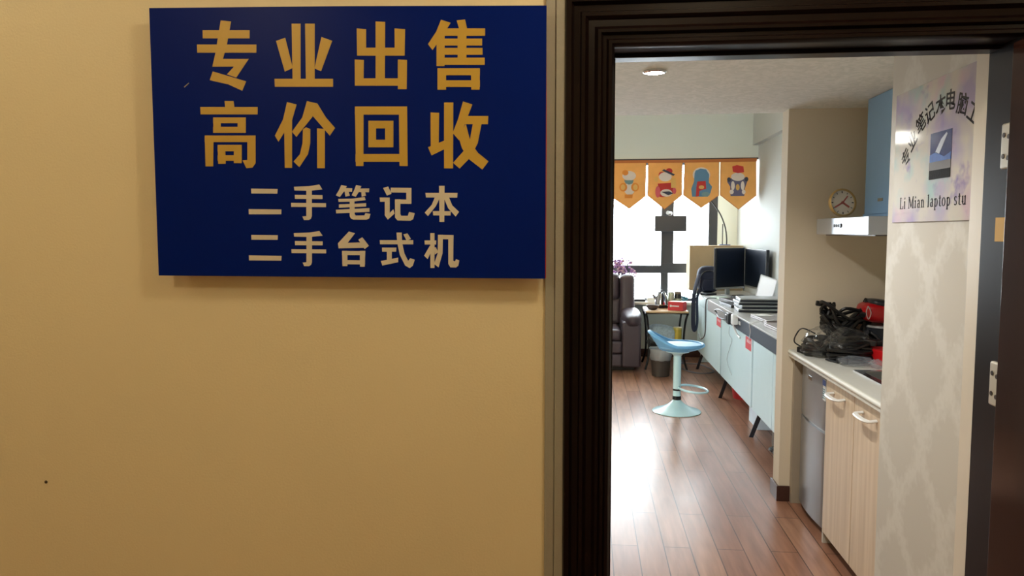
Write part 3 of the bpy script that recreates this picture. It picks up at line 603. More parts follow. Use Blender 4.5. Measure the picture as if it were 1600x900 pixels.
# waste bin with bag
bn = thing('waste_bin', 'dark brown waste bin under the blue stool seat by the side table', 'bin', (.79, 8.02, 0))
b_ = BM(); lathe(b_, [(.088, 0), (.092, .004), (.108, .24), (.103, .24), (.086, .01)], (.79, 8.02, 0)); obj('bucket', b_, mat('bin_brown', (66, 58, 54), .5), bn)
M_BAG = clear_mat('clear_plastic', gloss=.05, rough=.06, haze=.02)
M_BAGB = clear_mat('bluish_plastic', gloss=.10, rough=.08, haze=.16, hazecol=(200, 214, 232))
def crumple(bm, prof, c, amp, seg=40, sc=18):
    rings = []
    for r, z in prof:
        ring = []
        for i in range(seg):
            a = 2*PI*i/seg; k = 1+amp*noise.noise(V(math.cos(a)*3, math.sin(a)*3, z*sc))
            ring.append(bm.verts.new((c[0]+r*k*math.cos(a), c[1]+r*k*math.sin(a), c[2]+z+.3*amp*r*noise.noise(V(a*2, z*30, 2)))))
        rings.append(ring)
    for A, B in zip(rings, rings[1:]):
        for i in range(seg): bm.faces.new((A[i], A[(i+1) % seg], B[(i+1) % seg], B[i]))
    return bm
obj('bin_liner', crumple(BM(), [(.099, .17), (.113, .18), (.119, .21), (.116, .25), (.119, .285), (.126, .30), (.11, .29), (.1, .22)], (.79, 8.02, 0), .12), clear_mat('bin_plastic', gloss=.1, rough=.25, haze=.5, hazecol=(190, 198, 206)), bn)

# ------------------------------------------------------------------ bar stool
SX, SYY = .772, 6.41
st = thing('bar_stool', 'low blue bar stool on a white pedestal in the middle of the floor', 'stool', (SX, SYY, 0))
M_BLUE = mat('blue_leatherette', (104, 168, 216), .5, var=.05); M_PALE = mat('pale_enamel', (190, 224, 232), .24, var=.03, coat=.3)
b_ = BM(); lathe(b_, [(.205, 0), (.208, .006), (.2, .012), (.14, .03), (.08, .06), (.045, .09), (.034, .105)], (SX, SYY, 0), 48); obj('base', b_, M_PALE, st)
b_ = BM(); cyl(b_, (SX, SYY, .1), (SX, SYY, .50), .033, .033, 28); po = obj('pole', b_, M_PALE, st)
b_ = BM(); lathe(b_, [(.0335, 0), (.037, .004), (.037, .03), (.0335, .034)], (SX, SYY, .105)); lathe(b_, [(.0335, 0), (.036, .003), (.036, .014), (.0335, .016)], (SX, SYY, .185)); obj('collar', b_, M_IRON, po)
b_ = BM(); n = 28; tube(b_, [V(SX+.135+.125*math.cos(2*PI*i/n+.1), SYY+.16*math.sin(2*PI*i/n+.1), .20-.012*math.cos(2*PI*i/n)) for i in range(n)], .010, 10, 1, closed=True); obj('footrest_ring', b_, M_PALE, st)
# shell seat with a low wrap-around back on the left, round pad on top
t_ = BM(); NR, NA = 14, 56; rings = []
for i in range(NR+1):
    s = i/NR; ring = []
    for j in range(NA):
        a = 2*PI*j/NA; ca, sa = math.cos(a), math.sin(a)
        back = max(0, -ca-.1)/.9
        R_ = .215*(1+.12*back)
        rise = .048*(s**3)+back**1.4*(.108*max(0, s-.62)/.38)
        x = SX+R_*s*ca; y = SYY+.205*s*sa
        ring.append(V(x, y, .525+rise))
    rings.append(ring)
def shell(bm, rings, th):
    top = [[bm.verts.new(v+V(0, 0, th)) for v in r] for r in rings]; bot = [[bm.verts.new(v) for v in r] for r in rings]
    for L_ in (top, bot):
        for A, B in zip(L_, L_[1:]):
            for i in range(NA): bm.faces.new((A[i], A[(i+1) % NA], B[(i+1) % NA], B[i]))
    for i in range(NA): bm.faces.new((top[-1][i], top[-1][(i+1) % NA], bot[-1][(i+1) % NA], bot[-1][i]))
shell(t_, rings, .022); bmesh.ops.remove_doubles(t_, verts=t_.verts, dist=.0004)
sh = obj('seat_shell', t_, M_BLUE, st)
b_ = BM(); tube(b_, [rings[-1][j]+V(0, 0, .012) for j in range(NA)], .015, 10, 1, closed=True); obj('shell_rim', b_, M_BLUE, sh)
b_ = BM(); lathe(b_, [(.165, .0), (.185, .01), (.188, .022), (.175, .036), (.1, .043), (.01, .044)], (SX+.02, SYY, .553), 44); obj('seat_pad', b_, mat('pale_blue_pad', (132, 188, 228), .52, var=.03), st)
b_ = BM(); lathe(b_, [(.034, 0), (.05, .02), (.1, .035), (.1, .05)], (SX, SYY, .487)); obj('seat_plate', b_, M_PALE, st)

# ------------------------------------------------------------------ white sideboards, drawers and worktop along the right wall
M_SIDE = mat('white_laminate', (208, 230, 234), .35, var=.02); M_GAP = mat('grey_edge', (150, 146, 138), .5); M_LEG = mat('black_leg', (34, 38, 46), .35)
M_RED = mat('red_label', (206, 52, 56), .5); M_DRW = mat('black_drawer', (44, 52, 64), .6, var=.08, spec=.3); M_DRG = mat('grey_drawer', (146, 142, 140), .45, var=.08)
FX, BX = 1.24, 1.78
def sideboard(y0, y1, splits, label, sticker, legs):
    t = thing('sideboard', label, 'sideboard', ((FX+BX)/2, (y0+y1)/2, 0), 'white sideboards along the right wall')
    obj('carcass', box(BM(), FX+.018, BX, y0, y1, .215, .745, .002), M_GAP, t)
    ys = [y0]+splits+[y1]
    for a, b in zip(ys, ys[1:]): obj('door_panel', box(BM(), FX, FX+.017, a+.004, b-.004, .215, .738, .002), M_SIDE, t)
    for ly in legs:
        for lx, sg_ in ((FX+.05, -1), (BX-.08, 1)):
            b_ = BM(); tube(b_, [V(lx, ly-.025, .215), V(lx+sg_*.05, ly+.06, 0.001)], .021, 4, 1); obj('leg', b_, M_LEG, t)
    if sticker:
        a, b, z0, z1 = sticker
        k = obj('red_sticker', box(BM(), FX-.0015, FX+.001, a, b, z0, z1), M_RED, t)
        q = BM()
        for i in range(5): box(q, FX-.0022, FX-.001, a+.02+(b-a-.05)*i/5, a+.03+(b-a-.05)*i/5, z0+.55*(z1-z0), z0+.8*(z1-z0))
        obj('sticker_print', q, M_WHITEP, k)
    return t
sideboard(7.02, 8.5, [], 'white sideboard farthest from the door, by the window', (7.03, 7.25, .655, .735), [8.39])
sideboard(5.70, 6.99, [], 'white sideboard in the middle of the row, red bucket beneath', (5.73, 5.93, .64, .735), [6.93])
sideboard(4.47, 5.66, [5.06], 'white sideboard nearest the door, beside the partition', None, [5.60, 4.6])
def drawer_unit(y0, y1, m, label, lab):
    t = thing('drawer_unit', label, 'drawer', ((FX+BX)/2, (y0+y1)/2, .745))
    obj('drawer_body', box(BM(), FX+.02, BX, y0, y1, .746, .858, .002), M_GAP, t)
    f = obj('drawer_front', box(BM(), FX-.012, FX+.02, y0, y1, .747, .858, .003), m, t)
    if lab:
        q = BM()
        for i, w in enumerate((.03, .018, .02, .022)): box(q, FX-.0135, FX-.0115, lab-.035*i-w, lab-.035*i, .795, .825)
        obj('label_print', q, M_WHITEP, f)
drawer_unit(4.5, 6.28, M_DRW, 'long black drawer under the worktop with pale label', 6.22)
drawer_unit(6.36, 7.74, M_DRG, 'long grey drawer under the worktop beside a black plug', None)
drawer_unit(7.76, 8.5, M_SIDE, 'white drawer under the far end of the worktop by window', None)
tag(obj('worktop', box(BM(), 1.205, 1.786, 4.46, 9.02, .859, .872, .003), mat('worktop_grey', (186, 186, 184), .3, var=.06)), 'long pale grey worktop over the white sideboards', 'worktop')
# the far end of the worktop stands on a trestle leg
b_ = BM(); box(b_, 1.35, 1.75, 8.9, 8.98, 0, .858, .004); tag(obj('support_panel', b_, M_SIDE), 'white support panel under the far end of the worktop', 'panel')

WT = .8725
# carton
cb = thing('cardboard_box', 'big brown cardboard box standing behind the dark monitors', 'box', (1.56, 8.85, WT))
M_CARD = mat('cardboard', (160, 146, 120), .8, var=.05)
obj('carton', box(BM(), 1.17, 1.775, 8.72, 9.0, WT, 1.385, .006), M_CARD, cb)
obj('top_flap', box(BM(), 1.165, 1.778, 8.72, 8.86, 1.386, 1.391, .001, 1), mat('cardboard_pale', (214, 196, 164), .8), cb)
# monitors
M_SCR = mat('dark_screen', (28, 36, 52), .3, var=.1); M_BEZ = mat('black_plastic', (28, 32, 40), .35); M_SIL = mat('silver_trim', (186, 190, 192), .3, .6)
def monitor(ax, ay, bx, by, z0, z1, label):
    d = V(bx-ax, by-ay, 0); w = d.length; d.normalize(); n = V(d.y, -d.x, 0)   # n faces the viewer
    t = thing('monitor', label, 'monitor', ((ax+bx)/2, (ay+by)/2, WT))
    def fr(bm, u0, u1, v0, v1, w0, w1, bev=0):
        B = Matrix(((d.x, n.x, 0, ax), (d.y, n.y, 0, ay), (0, 0, 1, 0), (0, 0, 0, 1))); return box(bm, u0, u1, w0, w1, v0, v1, bev, 2, B)
    obj('casing', fr(BM(), 0, w, z0, z1, -.035, 0, .006), M_BEZ, t)
    obj('screen', fr(BM(), .012, w-.012, z0+.03, z1-.012, -.001, .002), M_SCR, t)
    obj('chin', fr(BM(), .002, w-.002, z0-.002, z0+.018, -.004, .006, .002), M_SIL, t)
    s_ = obj('stand', fr(BM(), w/2-.03, w/2+.03, WT+.008, z0+.15, -.05, -.03, .004), M_SIL, t)
    obj('stand_foot', fr(BM(), w/2-.1, w/2+.1, WT, WT+.01, -.052, .085, .003), M_SIL, s_)
A_ = at(1118.5, 440, 7.92); C_ = at(1163, 440, 8.2); B_ = at(1196, 440, 7.42)
monitor(A_.x, 7.92, C_.x, 8.2, .945, 1.378, 'wide dark monitor facing the door in front of the carton')
monitor(C_.x, 8.19, B_.x, 7.42, .965, 1.372, 'dark monitor set at an angle against the right wall')
# navy bag
M_NAVY = mat('navy_nylon', (20, 30, 58), .7, var=.2, scale=20, bump=.15, bscale=90)
nb = thing('shoulder_bag', 'navy bag with a hanging strap on the worktop corner', 'bag', (1.33, 8.42, WT))
b_ = BM(); ell(b_, (1.335, 8.42, WT+.150), (.122, .085, .148), None, 28, .62); bag = obj('bag_body', b_, M_NAVY, nb)
b_ = BM(); tube(b_, [V(1.24, 8.36, WT+.05), V(1.25, 8.335, WT+.2), V(1.335, 8.325, WT+.25), V(1.42, 8.335, WT+.2), V(1.43, 8.36, WT+.05)], .006, 8); obj('zip', b_, M_LEG, bag)
b_ = BM(); ell(b_, (1.335, 8.34, WT+.09), (.08, .03, .07), None, 20, .6); obj('front_pocket', b_, M_NAVY, bag)
q = [V(1.235, 8.36, 1.08), V(1.19, 8.25, 1.0)]+[at(*c, 8.08) for c in ((1084, 465), (1083, 500), (1084, 514), (1087, 515), (1089.5, 500), (1089, 470))]+[V(1.19, 8.12, .90), V(1.25, 8.32, .91)]
b_ = BM(); tube(b_, q, .022, 8, 5, flat=.25); obj('strap', b_, M_NAVY, nb)
# gooseneck lamp on the carton
gp = [at(*c, 8.83) for c in ((1135, 385), (1135.3, 372), (1133, 355), (1126, 336), (1115, 319), (1107, 310))]
gn = thing('gooseneck_holder', 'thin black gooseneck arm bending up above the cardboard box', 'holder', (gp[0].x, 8.83, 1.391))
gp[0].z = 1.392
b_ = BM(); tube(b_, gp, .008, 8); obj('arm', b_, M_IRON, gn)
b_ = BM(); q = at(1128.5, 385, 8.83); cyl(b_, (q.x, 8.83, 1.40), (q.x, 8.83, at(1128.5, 350, 8.83).z), .006); obj('upright', b_, M_IRON, gn)
b_ = BM(); box(b_, q.x-.04, gp[0].x+.04, 8.79, 8.87, 1.3915, 1.402, .004); obj('clamp', b_, mat('blue_clamp', (70, 90, 150), .4), gn)
b_ = BM(); ell(b_, gp[-1], (.03, .02, .02)); obj('clip', b_, M_IRON, gn)

# things on the worktop
def slab(name, label, cat, px0, py0, rz, w, d, h, m, z=WT, grp=None, c=None):
    p = c or onZ(px0, py0, z); t = tag(obj(name, box(BM(), -w/2, w/2, -d/2, d/2, 0, h, .003), m), label, cat, grp); t.location = (p.x, p.y, z); t.rotation_euler = (0, 0, math.radians(rz)); return t
slab('paper_pad', 'pale green paper pad before the wide dark monitor', 'paper', 0, 0, 8, .16, .28, .012, mat('pale_green_paper', (206, 222, 208), .7), c=V(1.36, 7.66, 0))
slab('black_pouch', 'flat black pouch on the worktop in front of the navy bag', 'pouch', 0, 0, 30, .14, .1, .02, M_BEZ, c=V(1.29, 8.09, 0))
def laptop_closed(label, c, z, rz, w, d, h, m, grp=None, edge=None):
    t = thing('laptop', label, 'laptop', (c[0], c[1], z), grp, math.radians(rz)); t['local'] = 1
    obj('base', box(BM(), -w/2, w/2, -d/2, d/2, 0, h*.58, .004, 2), edge or m, t, True)
    obj('lid', box(BM(), -w/2, w/2, -d/2, d/2, h*.62, h, .004, 2), m, t, True)
    b_ = BM(); cyl(b_, (-w*.35, d/2-.006, h*.6), (w*.35, d/2-.006, h*.6), h*.22, seg=10); obj('hinge', b_, M_BEZ, t, True); return t
M_LBR = mat('brown_black_lid', (72, 62, 60), .4, var=.15); M_LSI = mat('laptop_silver', (176, 180, 180), .32, .45); M_LGR = mat('laptop_grey', (150, 140, 138), .4, .2)
laptop_closed('closed dark brown laptop lying flat before the monitors', (1.46, 7.28), WT, -80, .40, .28, .03, M_LBR)
laptop_closed('closed black laptop just left of the laptop stack', (1.34, 6.90), WT, -84, .36, .18, .024, M_BEZ)
zz = WT
labs = ['silver laptop at the bottom of the four-laptop stack', 'silver laptop second from the bottom of the laptop stack', 'silver laptop third up in the laptop stack', 'silver topmost laptop of the laptop stack on the worktop']
for i in range(4):
    laptop_closed(labs[i], (1.475+.012*(i % 2), 6.50+.015*((i*7) % 3)), zz, -4+3*((i*5) % 3), .40, .30, .028, M_LSI, 'stacked silver laptops', M_BEZ); zz += .0295
laptop_closed('closed grey laptop on the worktop near the partition', (1.45, 5.80), WT, -86, .42, .30, .026, M_LGR)
laptop_closed('closed grey laptop nearest the partition edge', (1.43, 5.22), WT, -88, .46, .32, .026, M_LGR)
laptop_closed('black closed laptop behind the two grey laptops', (1.69, 5.62), WT, -88, .44, .16, .03, M_BEZ)
# bright tablet leaning back
tq = [onX(1181, 468, 1.70), onX(1204, 470, 1.70)]
tl = thing('tablet', 'bright white tablet leaning up behind the laptop stack', 'tablet', (1.655, 7.22, WT))
MT = Matrix.Translation((1.655, 7.22, WT+.003)) @ rotM('Z', 8) @ rotM('X', -12) @ rotM('Y', 18)
b_ = BM(); box(b_, -.085, .085, -.008, 0, 0, .26, .004, 2, MT); obj('body', b_, mat('tablet_white', (236, 238, 240), .3), tl)
b_ = BM(); box(b_, -.075, .075, -.0095, -.0075, .014, .245, 0, 2, MT); obj('screen', b_, mat('lit_screen', (240, 244, 248), .3, emit=.55), tl)
b_ = BM(); box(b_, -.03, .03, .0, .012, .02, .2, .003, 2, MT @ rotM('X', -20)); obj('prop', b_, M_SIL, tl)
slab('blue_notebook', 'small blue booklet behind the laptop stack', 'booklet', 0, 0, 0, .12, .2, .03, mat('bright_blue', (50, 90, 210), .4), c=V(1.70, 6.95, 0))
kbd = thing('keyboard', 'black keyboard lying under the angled monitor', 'keyboard', (1.545, 7.62, WT), None, math.radians(-90)); kbd['local'] = 1
obj('tray', box(BM(), -.21, .21, -.07, .07, 0, .018, .005), M_BEZ, kbd, True)
b_ = BM()
for r in range(5):
    for k in range(15): box(b_, -.2+k*.0267, -.178+k*.0267, -.06+r*.0245, -.04+r*.0245, .018, .024, .001, 1)
obj('keys', b_, M_LEG, kbd, True)
slab('white_card', 'white label card lying on the grey laptop', 'card', 0, 0, 10, .12, .16, .002, mat('white_paper', (232, 232, 228), .7), z=WT+.027, c=V(1.36, 5.92, 0))
# plug and charger at the edge
ch = thing('power_plug', 'black plug with white charger hanging at the worktop edge', 'plug', (1.2, 6.28, .80))
b_ = BM(); box(b_, 1.17, 1.226, 6.30, 6.40, .775, .87, .008); box(b_, 1.165, 1.2, 6.36, 6.44, .80, .85, .006); obj('plug_body', b_, M_BEZ, ch)
b_ = BM(); box(b_, 1.175, 1.226, 6.15, 6.22, .79, .875, .01); obj('charger', b_, mat('white_plastic', (228, 230, 230), .35), ch)
b_ = BM(); tube(b_, [V(1.19, 6.4, .84), V(1.15, 6.6, .87), V(1.16, 6.9, .83), V(1.2, 7.05, .80), V(1.19, 6.85, .77), V(1.18, 6.45, .80)], .006, 6); obj('plug_cord', b_, M_IRON, ch)
b_ = BM(); tube(b_, [V(1.19, 6.19, .78), V(1.21, 6.12, .72), V(1.22, 6.05, .70)], .008, 6); obj('charger_cord', b_, M_WHITEP, ch)
def wire(name, label, pts, r, m, cat='cable'):
    b_ = BM(); tube(b_, pts, r, 6, 8); return tag(obj(name, b_, m), label, cat)
wire('hanging_cable', 'grey cable hanging down the front of the far sideboard', [V(1.30, 7.6, .882), V(1.21, 7.58, .882), V(1.185, 7.57, .84), V(1.19, 7.6, .68), V(1.2, 7.7, .5), V(1.19, 7.9, .42), V(1.2, 8.1, .45)], .006, mat('cable_grey', (84, 84, 88), .5))
wire('thin_cable', 'thin white cord curling on the middle white sideboard front', [V(1.22, 6.5, .735), V(1.228, 6.55, .66), V(1.228, 6.42, .63), V(1.228, 6.5, .55), V(1.228, 6.62, .42), V(1.228, 6.4, .33)], .0022, mat('cord_pale', (168, 178, 180), .5))
wire('thin_white_lead', 'thin white lead hanging over the black drawer front', [V(1.36, 5.55, .905), V(1.23, 5.58, .885), V(1.198, 5.60, .865), V(1.215, 5.66, .80), V(1.22, 5.72, .735)], .003, M_WHITEP)
# below the sideboards
b_ = BM(); lathe(b_, [(.095, 0), (.1, .005), (.125, .19), (.13, .2), (.12, .2), (.096, .012)], (1.46, 7.0, 0)); bu = thing('red_bucket', 'red bucket on the floor under the middle white sideboard', 'bucket', (1.46, 7.0, 0)); obj('pail', b_, mat('bucket_red', (200, 44, 50), .4), bu)
b_ = BM(); tube(b_, [V(1.46-.128, 7.0, .18), V(1.46-.09, 6.9, .19), V(1.46, 6.868, .195), V(1.46+.09, 6.9, .19), V(1.46+.128, 7.0, .18)], .004, 6); obj('handle', b_, M_CHROME, bu)
wb = thing('white_carton', 'white box on the floor behind the nearest black sideboard leg', 'box', (1.37, 5.95, 0))
obj('carton', box(BM(), 1.33, 1.47, 5.86, 6.17, 0, .19, .004), mat('white_card', (212, 224, 232), .6), wb)
obj('lid', box(BM(), 1.326, 1.474, 5.856, 6.174, .165, .196, .004), M_WHITEP, wb)
b_ = BM(); lathe(b_, [(.04, 0), (.045, .005), (.045, .12), (.03, .14), (.02, .15)], (1.38, 5.42, 0)); tag(obj('grey_jug', b_, mat('jug_grey', (120, 112, 104), .5)), 'small grey bottle on the floor under the nearest sideboard', 'bottle')
b_ = BM(); tube(b_, [V(1.36+.1*math.cos(i*.9)+.02*random.random(), 5.06+.13*math.sin(i*.9)+.02*i*.3, .03+.012*(i % 4)) for i in range(22)], .014, 6, 5); tag(obj('cable_coil', b_, M_IRON), 'black cable heap on the floor beside the partition', 'cable')
wire('floor_cable', 'grey cable looping on the floor by the back wall', [V(1.1, 8.95, .008), V(1.05, 8.6, .008), V(1.1, 8.3, .008), V(1.25, 8.15, .008), V(1.4, 8.3, .008), V(1.3, 8.7, .008), V(1.1, 8.75, .012), V(1.2, 8.95, .012)], .007, mat('cable_grey2', (128, 130, 140), .5))
# sill things
slab('black_tray', 'long black object on the sill beside the recliner', 'tray', 0, 0, 0, .16, .06, .03, M_BEZ, z=WZ0, c=V(.62, 9.12, 0))
slab('white_tin', 'short white box on the sill behind the side table', 'box', 0, 0, 0, .12, .07, .05, M_WHITEP, z=WZ0, c=V(.78, 9.12, 0))
b_ = BM(); tube(b_, [V(1.08, 9.12, WZ0+.02), V(1.12, 9.1, WZ0+.06), V(1.17, 9.12, WZ0+.05), V(1.2, 9.1, WZ0+.04), V(1.15, 9.14, WZ0+.012)], .014, 6); tag(obj('teal_ribbon', b_, mat('teal_cloth', (40, 96, 110), .7)), 'small teal cloth lying on the right of the sill', 'cloth')

# ------------------------------------------------------------------ kitchen: fridge, cabinet, counter, sink
M_FRG = mat('fridge_silver', (150, 154, 160), .32, .5, var=.03)
fr = thing('fridge', 'small silver two-door fridge under the counter by the partition', 'fridge', (1.45, 4.03, 0))
obj('body', box(BM(), 1.265, 1.70, 3.765, 4.255, .02, .825, .005), mat('fridge_side', (128, 130, 134), .4, .3), fr)
def bowed(y0, y1, z0, z1, xf, bow, dep):
    bm = BM(); n = 14; F_, B_ = [], []
    for i in range(n+1):
        s = i/n; y = y0+(y1-y0)*s; x = xf-bow*(1-(2*s-1)**2)+(.012 if i in (0, n) else 0)
        F_.append((bm.verts.new((x, y, z0)), bm.verts.new((x, y, z1)))); B_.append((bm.verts.new((xf+dep, y, z0)), bm.verts.new((xf+dep, y, z1))))
    for i in range(n):
        a, b, c, d = F_[i], F_[i+1], B_[i], B_[i+1]
        bm.faces.new((a[0], b[0], b[1], a[1])); bm.faces.new((c[0], c[1], d[1], d[0])); bm.faces.new((a[0], c[0], d[0], b[0])); bm.faces.new((a[1], b[1], d[1], c[1]))
    for k in (0, n): bm.faces.new((F_[k][0], F_[k][1], B_[k][1], B_[k][0]))
    return bm
obj('fridge_door', bowed(3.765, 4.255, .045, .532, 1.200, .018, .05), M_FRG, fr)
d2 = obj('freezer_door', bowed(3.765, 4.255, .548, .822, 1.200, .018, .05), M_FRG, fr)
obj('door_seam', bowed(3.768, 4.252, .533, .547, 1.207, .012, .045), M_SIL, fr)
obj('plinth', box(BM(), 1.235, 1.30, 3.77, 4.25, .0, .044, .004), M_SIL, fr)
obj('badge', box(BM(), 1.1785, 1.186, 4.00, 4.06, .765, .785, .001, 1), M_CHROME, d2)
en = obj('energy_label', box(BM(), 1.1905, 1.1965, 3.80, 3.865, .70, .805), mat('label_white', (226, 232, 236), .5), d2)
obj('label_band', box(BM(), 1.1898, 1.1906, 3.801, 3.864, .775, .804), mat('label_blue', (40, 80, 170), .5), en)
obj('label_lines', (lambda b: [box(b, 1.1898, 1.1906, 3.81, 3.81+w_, .71+.011*i, .715+.011*i) for i, w_ in enumerate((.04, .03, .046, .034, .04))] and b)(BM()), mat('label_teal', (70, 130, 150), .5), en)
M_OAK = mat('pale_oak', (206, 172, 128), .42, var=.04)
def oak():
    m = bpy.data.materials.new('oak_veneer'); m.use_nodes = True; nt = m.node_tree; N = nt.nodes; L = nt.links; b = N['Principled BSDF']
    tc = N.new('ShaderNodeTexCoord'); mp = N.new('ShaderNodeMapping'); mp.inputs['Scale'].default_value = (20, 20, .8); L.new(tc.outputs['Object'], mp.inputs[0])
    ns = N.new('ShaderNodeTexNoise'); ns.inputs['Scale'].default_value = 2; ns.inputs['Detail'].default_value = 5; L.new(mp.outputs[0], ns.inputs['Vector'])
    rp = N.new('ShaderNodeValToRGB'); rp.color_ramp.elements[0].position = .3; rp.color_ramp.elements[1].position = .75
    rp.color_ramp.elements[0].color = (*lin((204, 184, 158)), 1); rp.color_ramp.elements[1].color = (*lin((226, 208, 184)), 1)
    L.new(ns.outputs['Fac'], rp.inputs[0]); L.new(rp.outputs[0], b.inputs['Base Color']); b.inputs['Roughness'].default_value = .4; return m
M_OAK = oak()
kc = thing('kitchen_cabinet', 'pale oak kitchen cabinet with white bow handles under the counter', 'cabinet', (1.43, 3.15, 0))
obj('carcass', box(BM(), 1.19, 1.70, 2.55, 3.742, .09, .845, .002), M_GAP, kc)
for y0, y1 in ((3.342, 3.722), (2.965, 3.336), (2.56, 2.959)):
    d_ = obj('door', box(BM(), 1.17, 1.189, y0, y1, .062, .838, .0025), M_OAK, kc)
    yc_ = y0+.19; zc = .785
    b_ = BM(); pts = [V(1.168, yc_+.075, zc), V(1.135, yc_+.07, zc-.004), V(1.128, yc_, zc-.006), V(1.135, yc_-.07, zc-.004), V(1.168, yc_-.075, zc)]
    tube(b_, pts, .0115, 8, 5, flat=.55); obj('handle', b_, M_WHITEP, d_)
obj('kickboard', box(BM(), 1.235, 1.26, 2.56, 3.735, 0, .09), mat('kick_grey', (96, 92, 90), .5), kc)
obj('side_leg', box(BM(), 1.175, 1.26, 3.724, 3.74, 0, .845, .002), mat('leg_white', (216, 212, 204), .5), kc)
# thin end panel carrying the counter beside the partition
tag(obj('end_panel', box(BM(), 1.165, 1.70, 4.272, 4.306, 0, .842, .002), mat('end_panel_grey', (170, 160, 144), .55)), 'greyish end panel carrying the counter beside the silver fridge', 'panel')
ctr = thing('kitchen_counter', 'pale grey kitchen counter top running to the partition', 'counter', (1.43, 3.4, .846))
M_CTR = mat('counter_stone', (212, 214, 210), .4, var=.05, scale=60)
bm = BM(); sy0, sy1, sx0, sx1 = 2.9, 3.66, 1.285, 1.64
box(bm, 1.14, sx0, 2.535, 4.305, .846, .883); box(bm, sx1, 1.718, 2.535, 4.305, .846, .883); box(bm, sx0, sx1, 2.535, sy0, .846, .883); box(bm, sx0, sx1, sy1, 4.305, .846, .883)
obj('slab', bm, M_CTR, ctr)
bm = BM(); tube(bm, [V(1.146, 2.54, .871), V(1.146, 4.30, .871)], .013, 10, 1); obj('front_lip', bm, mat('counter_lip', (222, 224, 218), .55), ctr)
sk = thing('sink', 'stainless steel sink basin set into the counter', 'sink', (1.46, 3.28, .883))
bm = BM(); e = .012
box(bm, sx0-e, sx1+e, sy0-e, sy0+.022, .8835, .888, .001, 1); box(bm, sx0-e, sx1+e, sy1-.022, sy1+e, .8835, .888, .001, 1); box(bm, sx0-e, sx0+.022, sy0+.022, sy1-.022, .8835, .888, .001, 1); box(bm, sx1-.022, sx1+e, sy0+.022, sy1-.022, .8835, .888, .001, 1)
obj('rim', bm, M_CHROME, sk)
bm = BM(); x0, x1, y0, y1 = sx0+.018, sx1-.018, sy0+.018, sy1-.018
for a in ((x0, x0+.004, y0, y1), (x1-.004, x1, y0, y1), (x0, x1, y0, y0+.004), (x0, x1, y1-.004, y1)): box(bm, *a, .848, .8834)
box(bm, x0, x1, y0, y1, .847, .850); obj('basin', bm, mat('brushed_steel', (150, 152, 154), .35, .9), sk)

# ------------------------------------------------------------------ hood and clock
M_STEEL = mat('hood_steel', (198, 206, 218), .28, .55, var=.03)
hd = thing('range_hood', 'stainless steel range hood with a tall chimney on the kitchen wall', 'range hood', (1.5, 3.85, 1.53))
b_ = BM(); box(b_, 1.25, 1.715, 3.475, 4.235, 1.535, 1.62, .004); cn_ = obj('canopy', b_, M_STEEL, hd)
b_ = BM(); box(b_, 1.29, 1.70, 3.5, 4.2, 1.530, 1.537, .001, 1); obj('grease_filter', b_, mat('filter_grey', (110, 110, 110), .4, .6), cn_)
for i in range(4):
    b_ = BM(); y = 3.93-.03*i; cyl(b_, (1.245, y, 1.58), (1.2515, y, 1.58), .008 if i < 3 else .011, seg=14); obj('button', b_, M_LEG, cn_)
b_ = BM()
prism(b_, [(1.43, 1.621), (1.715, 1.621), (1.715, 1.64), (1.43, 1.64)], (0, 3.66, 0), (1, 0, 0), (0, 0, 1), (0, 1, 0), .40)
box(b_, 1.43, 1.715, 3.68, 4.04, 1.635, 2.228, .003)
ch_ = obj('chimney', b_, mat('blue_film_steel', (150, 198, 255), .4, .1, var=.12, scale=3), hd)
obj('rating_plate', box(BM(), 1.4275, 1.4305, 3.80, 3.86, 1.70, 1.715), M_GAP, ch_)
p = at(1313, 319, 4.06)
ck = thing('dial_clock', 'small round cream dial clock with gold rim on the hood', 'clock', (p.x, 4.06, 1.62))
MC = Matrix.Translation((p.x+.005, 4.06, 1.700)) @ rotM('Z', 10) @ rotM('X', 90-8)
b_ = BM(); lathe(b_, [(.06, .0), (.068, -.004), (.074, .006), (.074, .016), (.066, .022), (.064, .014)], (0, 0, 0), 40, M=MC, cap=False); obj('rim', b_, mat('gold_rim', (206, 176, 116), .35, .5), ck)
b_ = BM(); lathe(b_, [(.066, 0), (.066, .012)], (0, 0, 0), 40, M=MC); fc = obj('face', b_, mat('clock_face', (232, 220, 200), .5), ck)
b_ = BM()
for a in range(12):
    w_ = .0016 if a % 3 else .0028; box(b_, -w_, w_, .05, .06, .012, .0128, 0, 2, MC @ rotM('Z', 30*a))
obj('hour_marks', b_, M_LEG, fc)
for an, ln, w_, nm in ((-125, .042, .005, 'hour_hand'), (120, .05, .004, 'minute_hand'), (-40, .045, .0035, 'second_hand')):
    b_ = BM(); box(b_, -w_, w_, -.008, ln, .0135, .0148, 0, 2, MC @ rotM('Z', an)); obj(nm, b_, mat('hand_red', (190, 100, 84), .5), fc)
b_ = BM(); tube(b_, [V(p.x-.03, 4.05, 1.6245), V(p.x-.03, 4.10, 1.6245), V(p.x+.035, 4.10, 1.6245), V(p.x+.035, 4.05, 1.6245)], .0035, 6, 1); obj('foot', b_, mat('gold_rim', (206, 176, 116), .35, .5), ck)

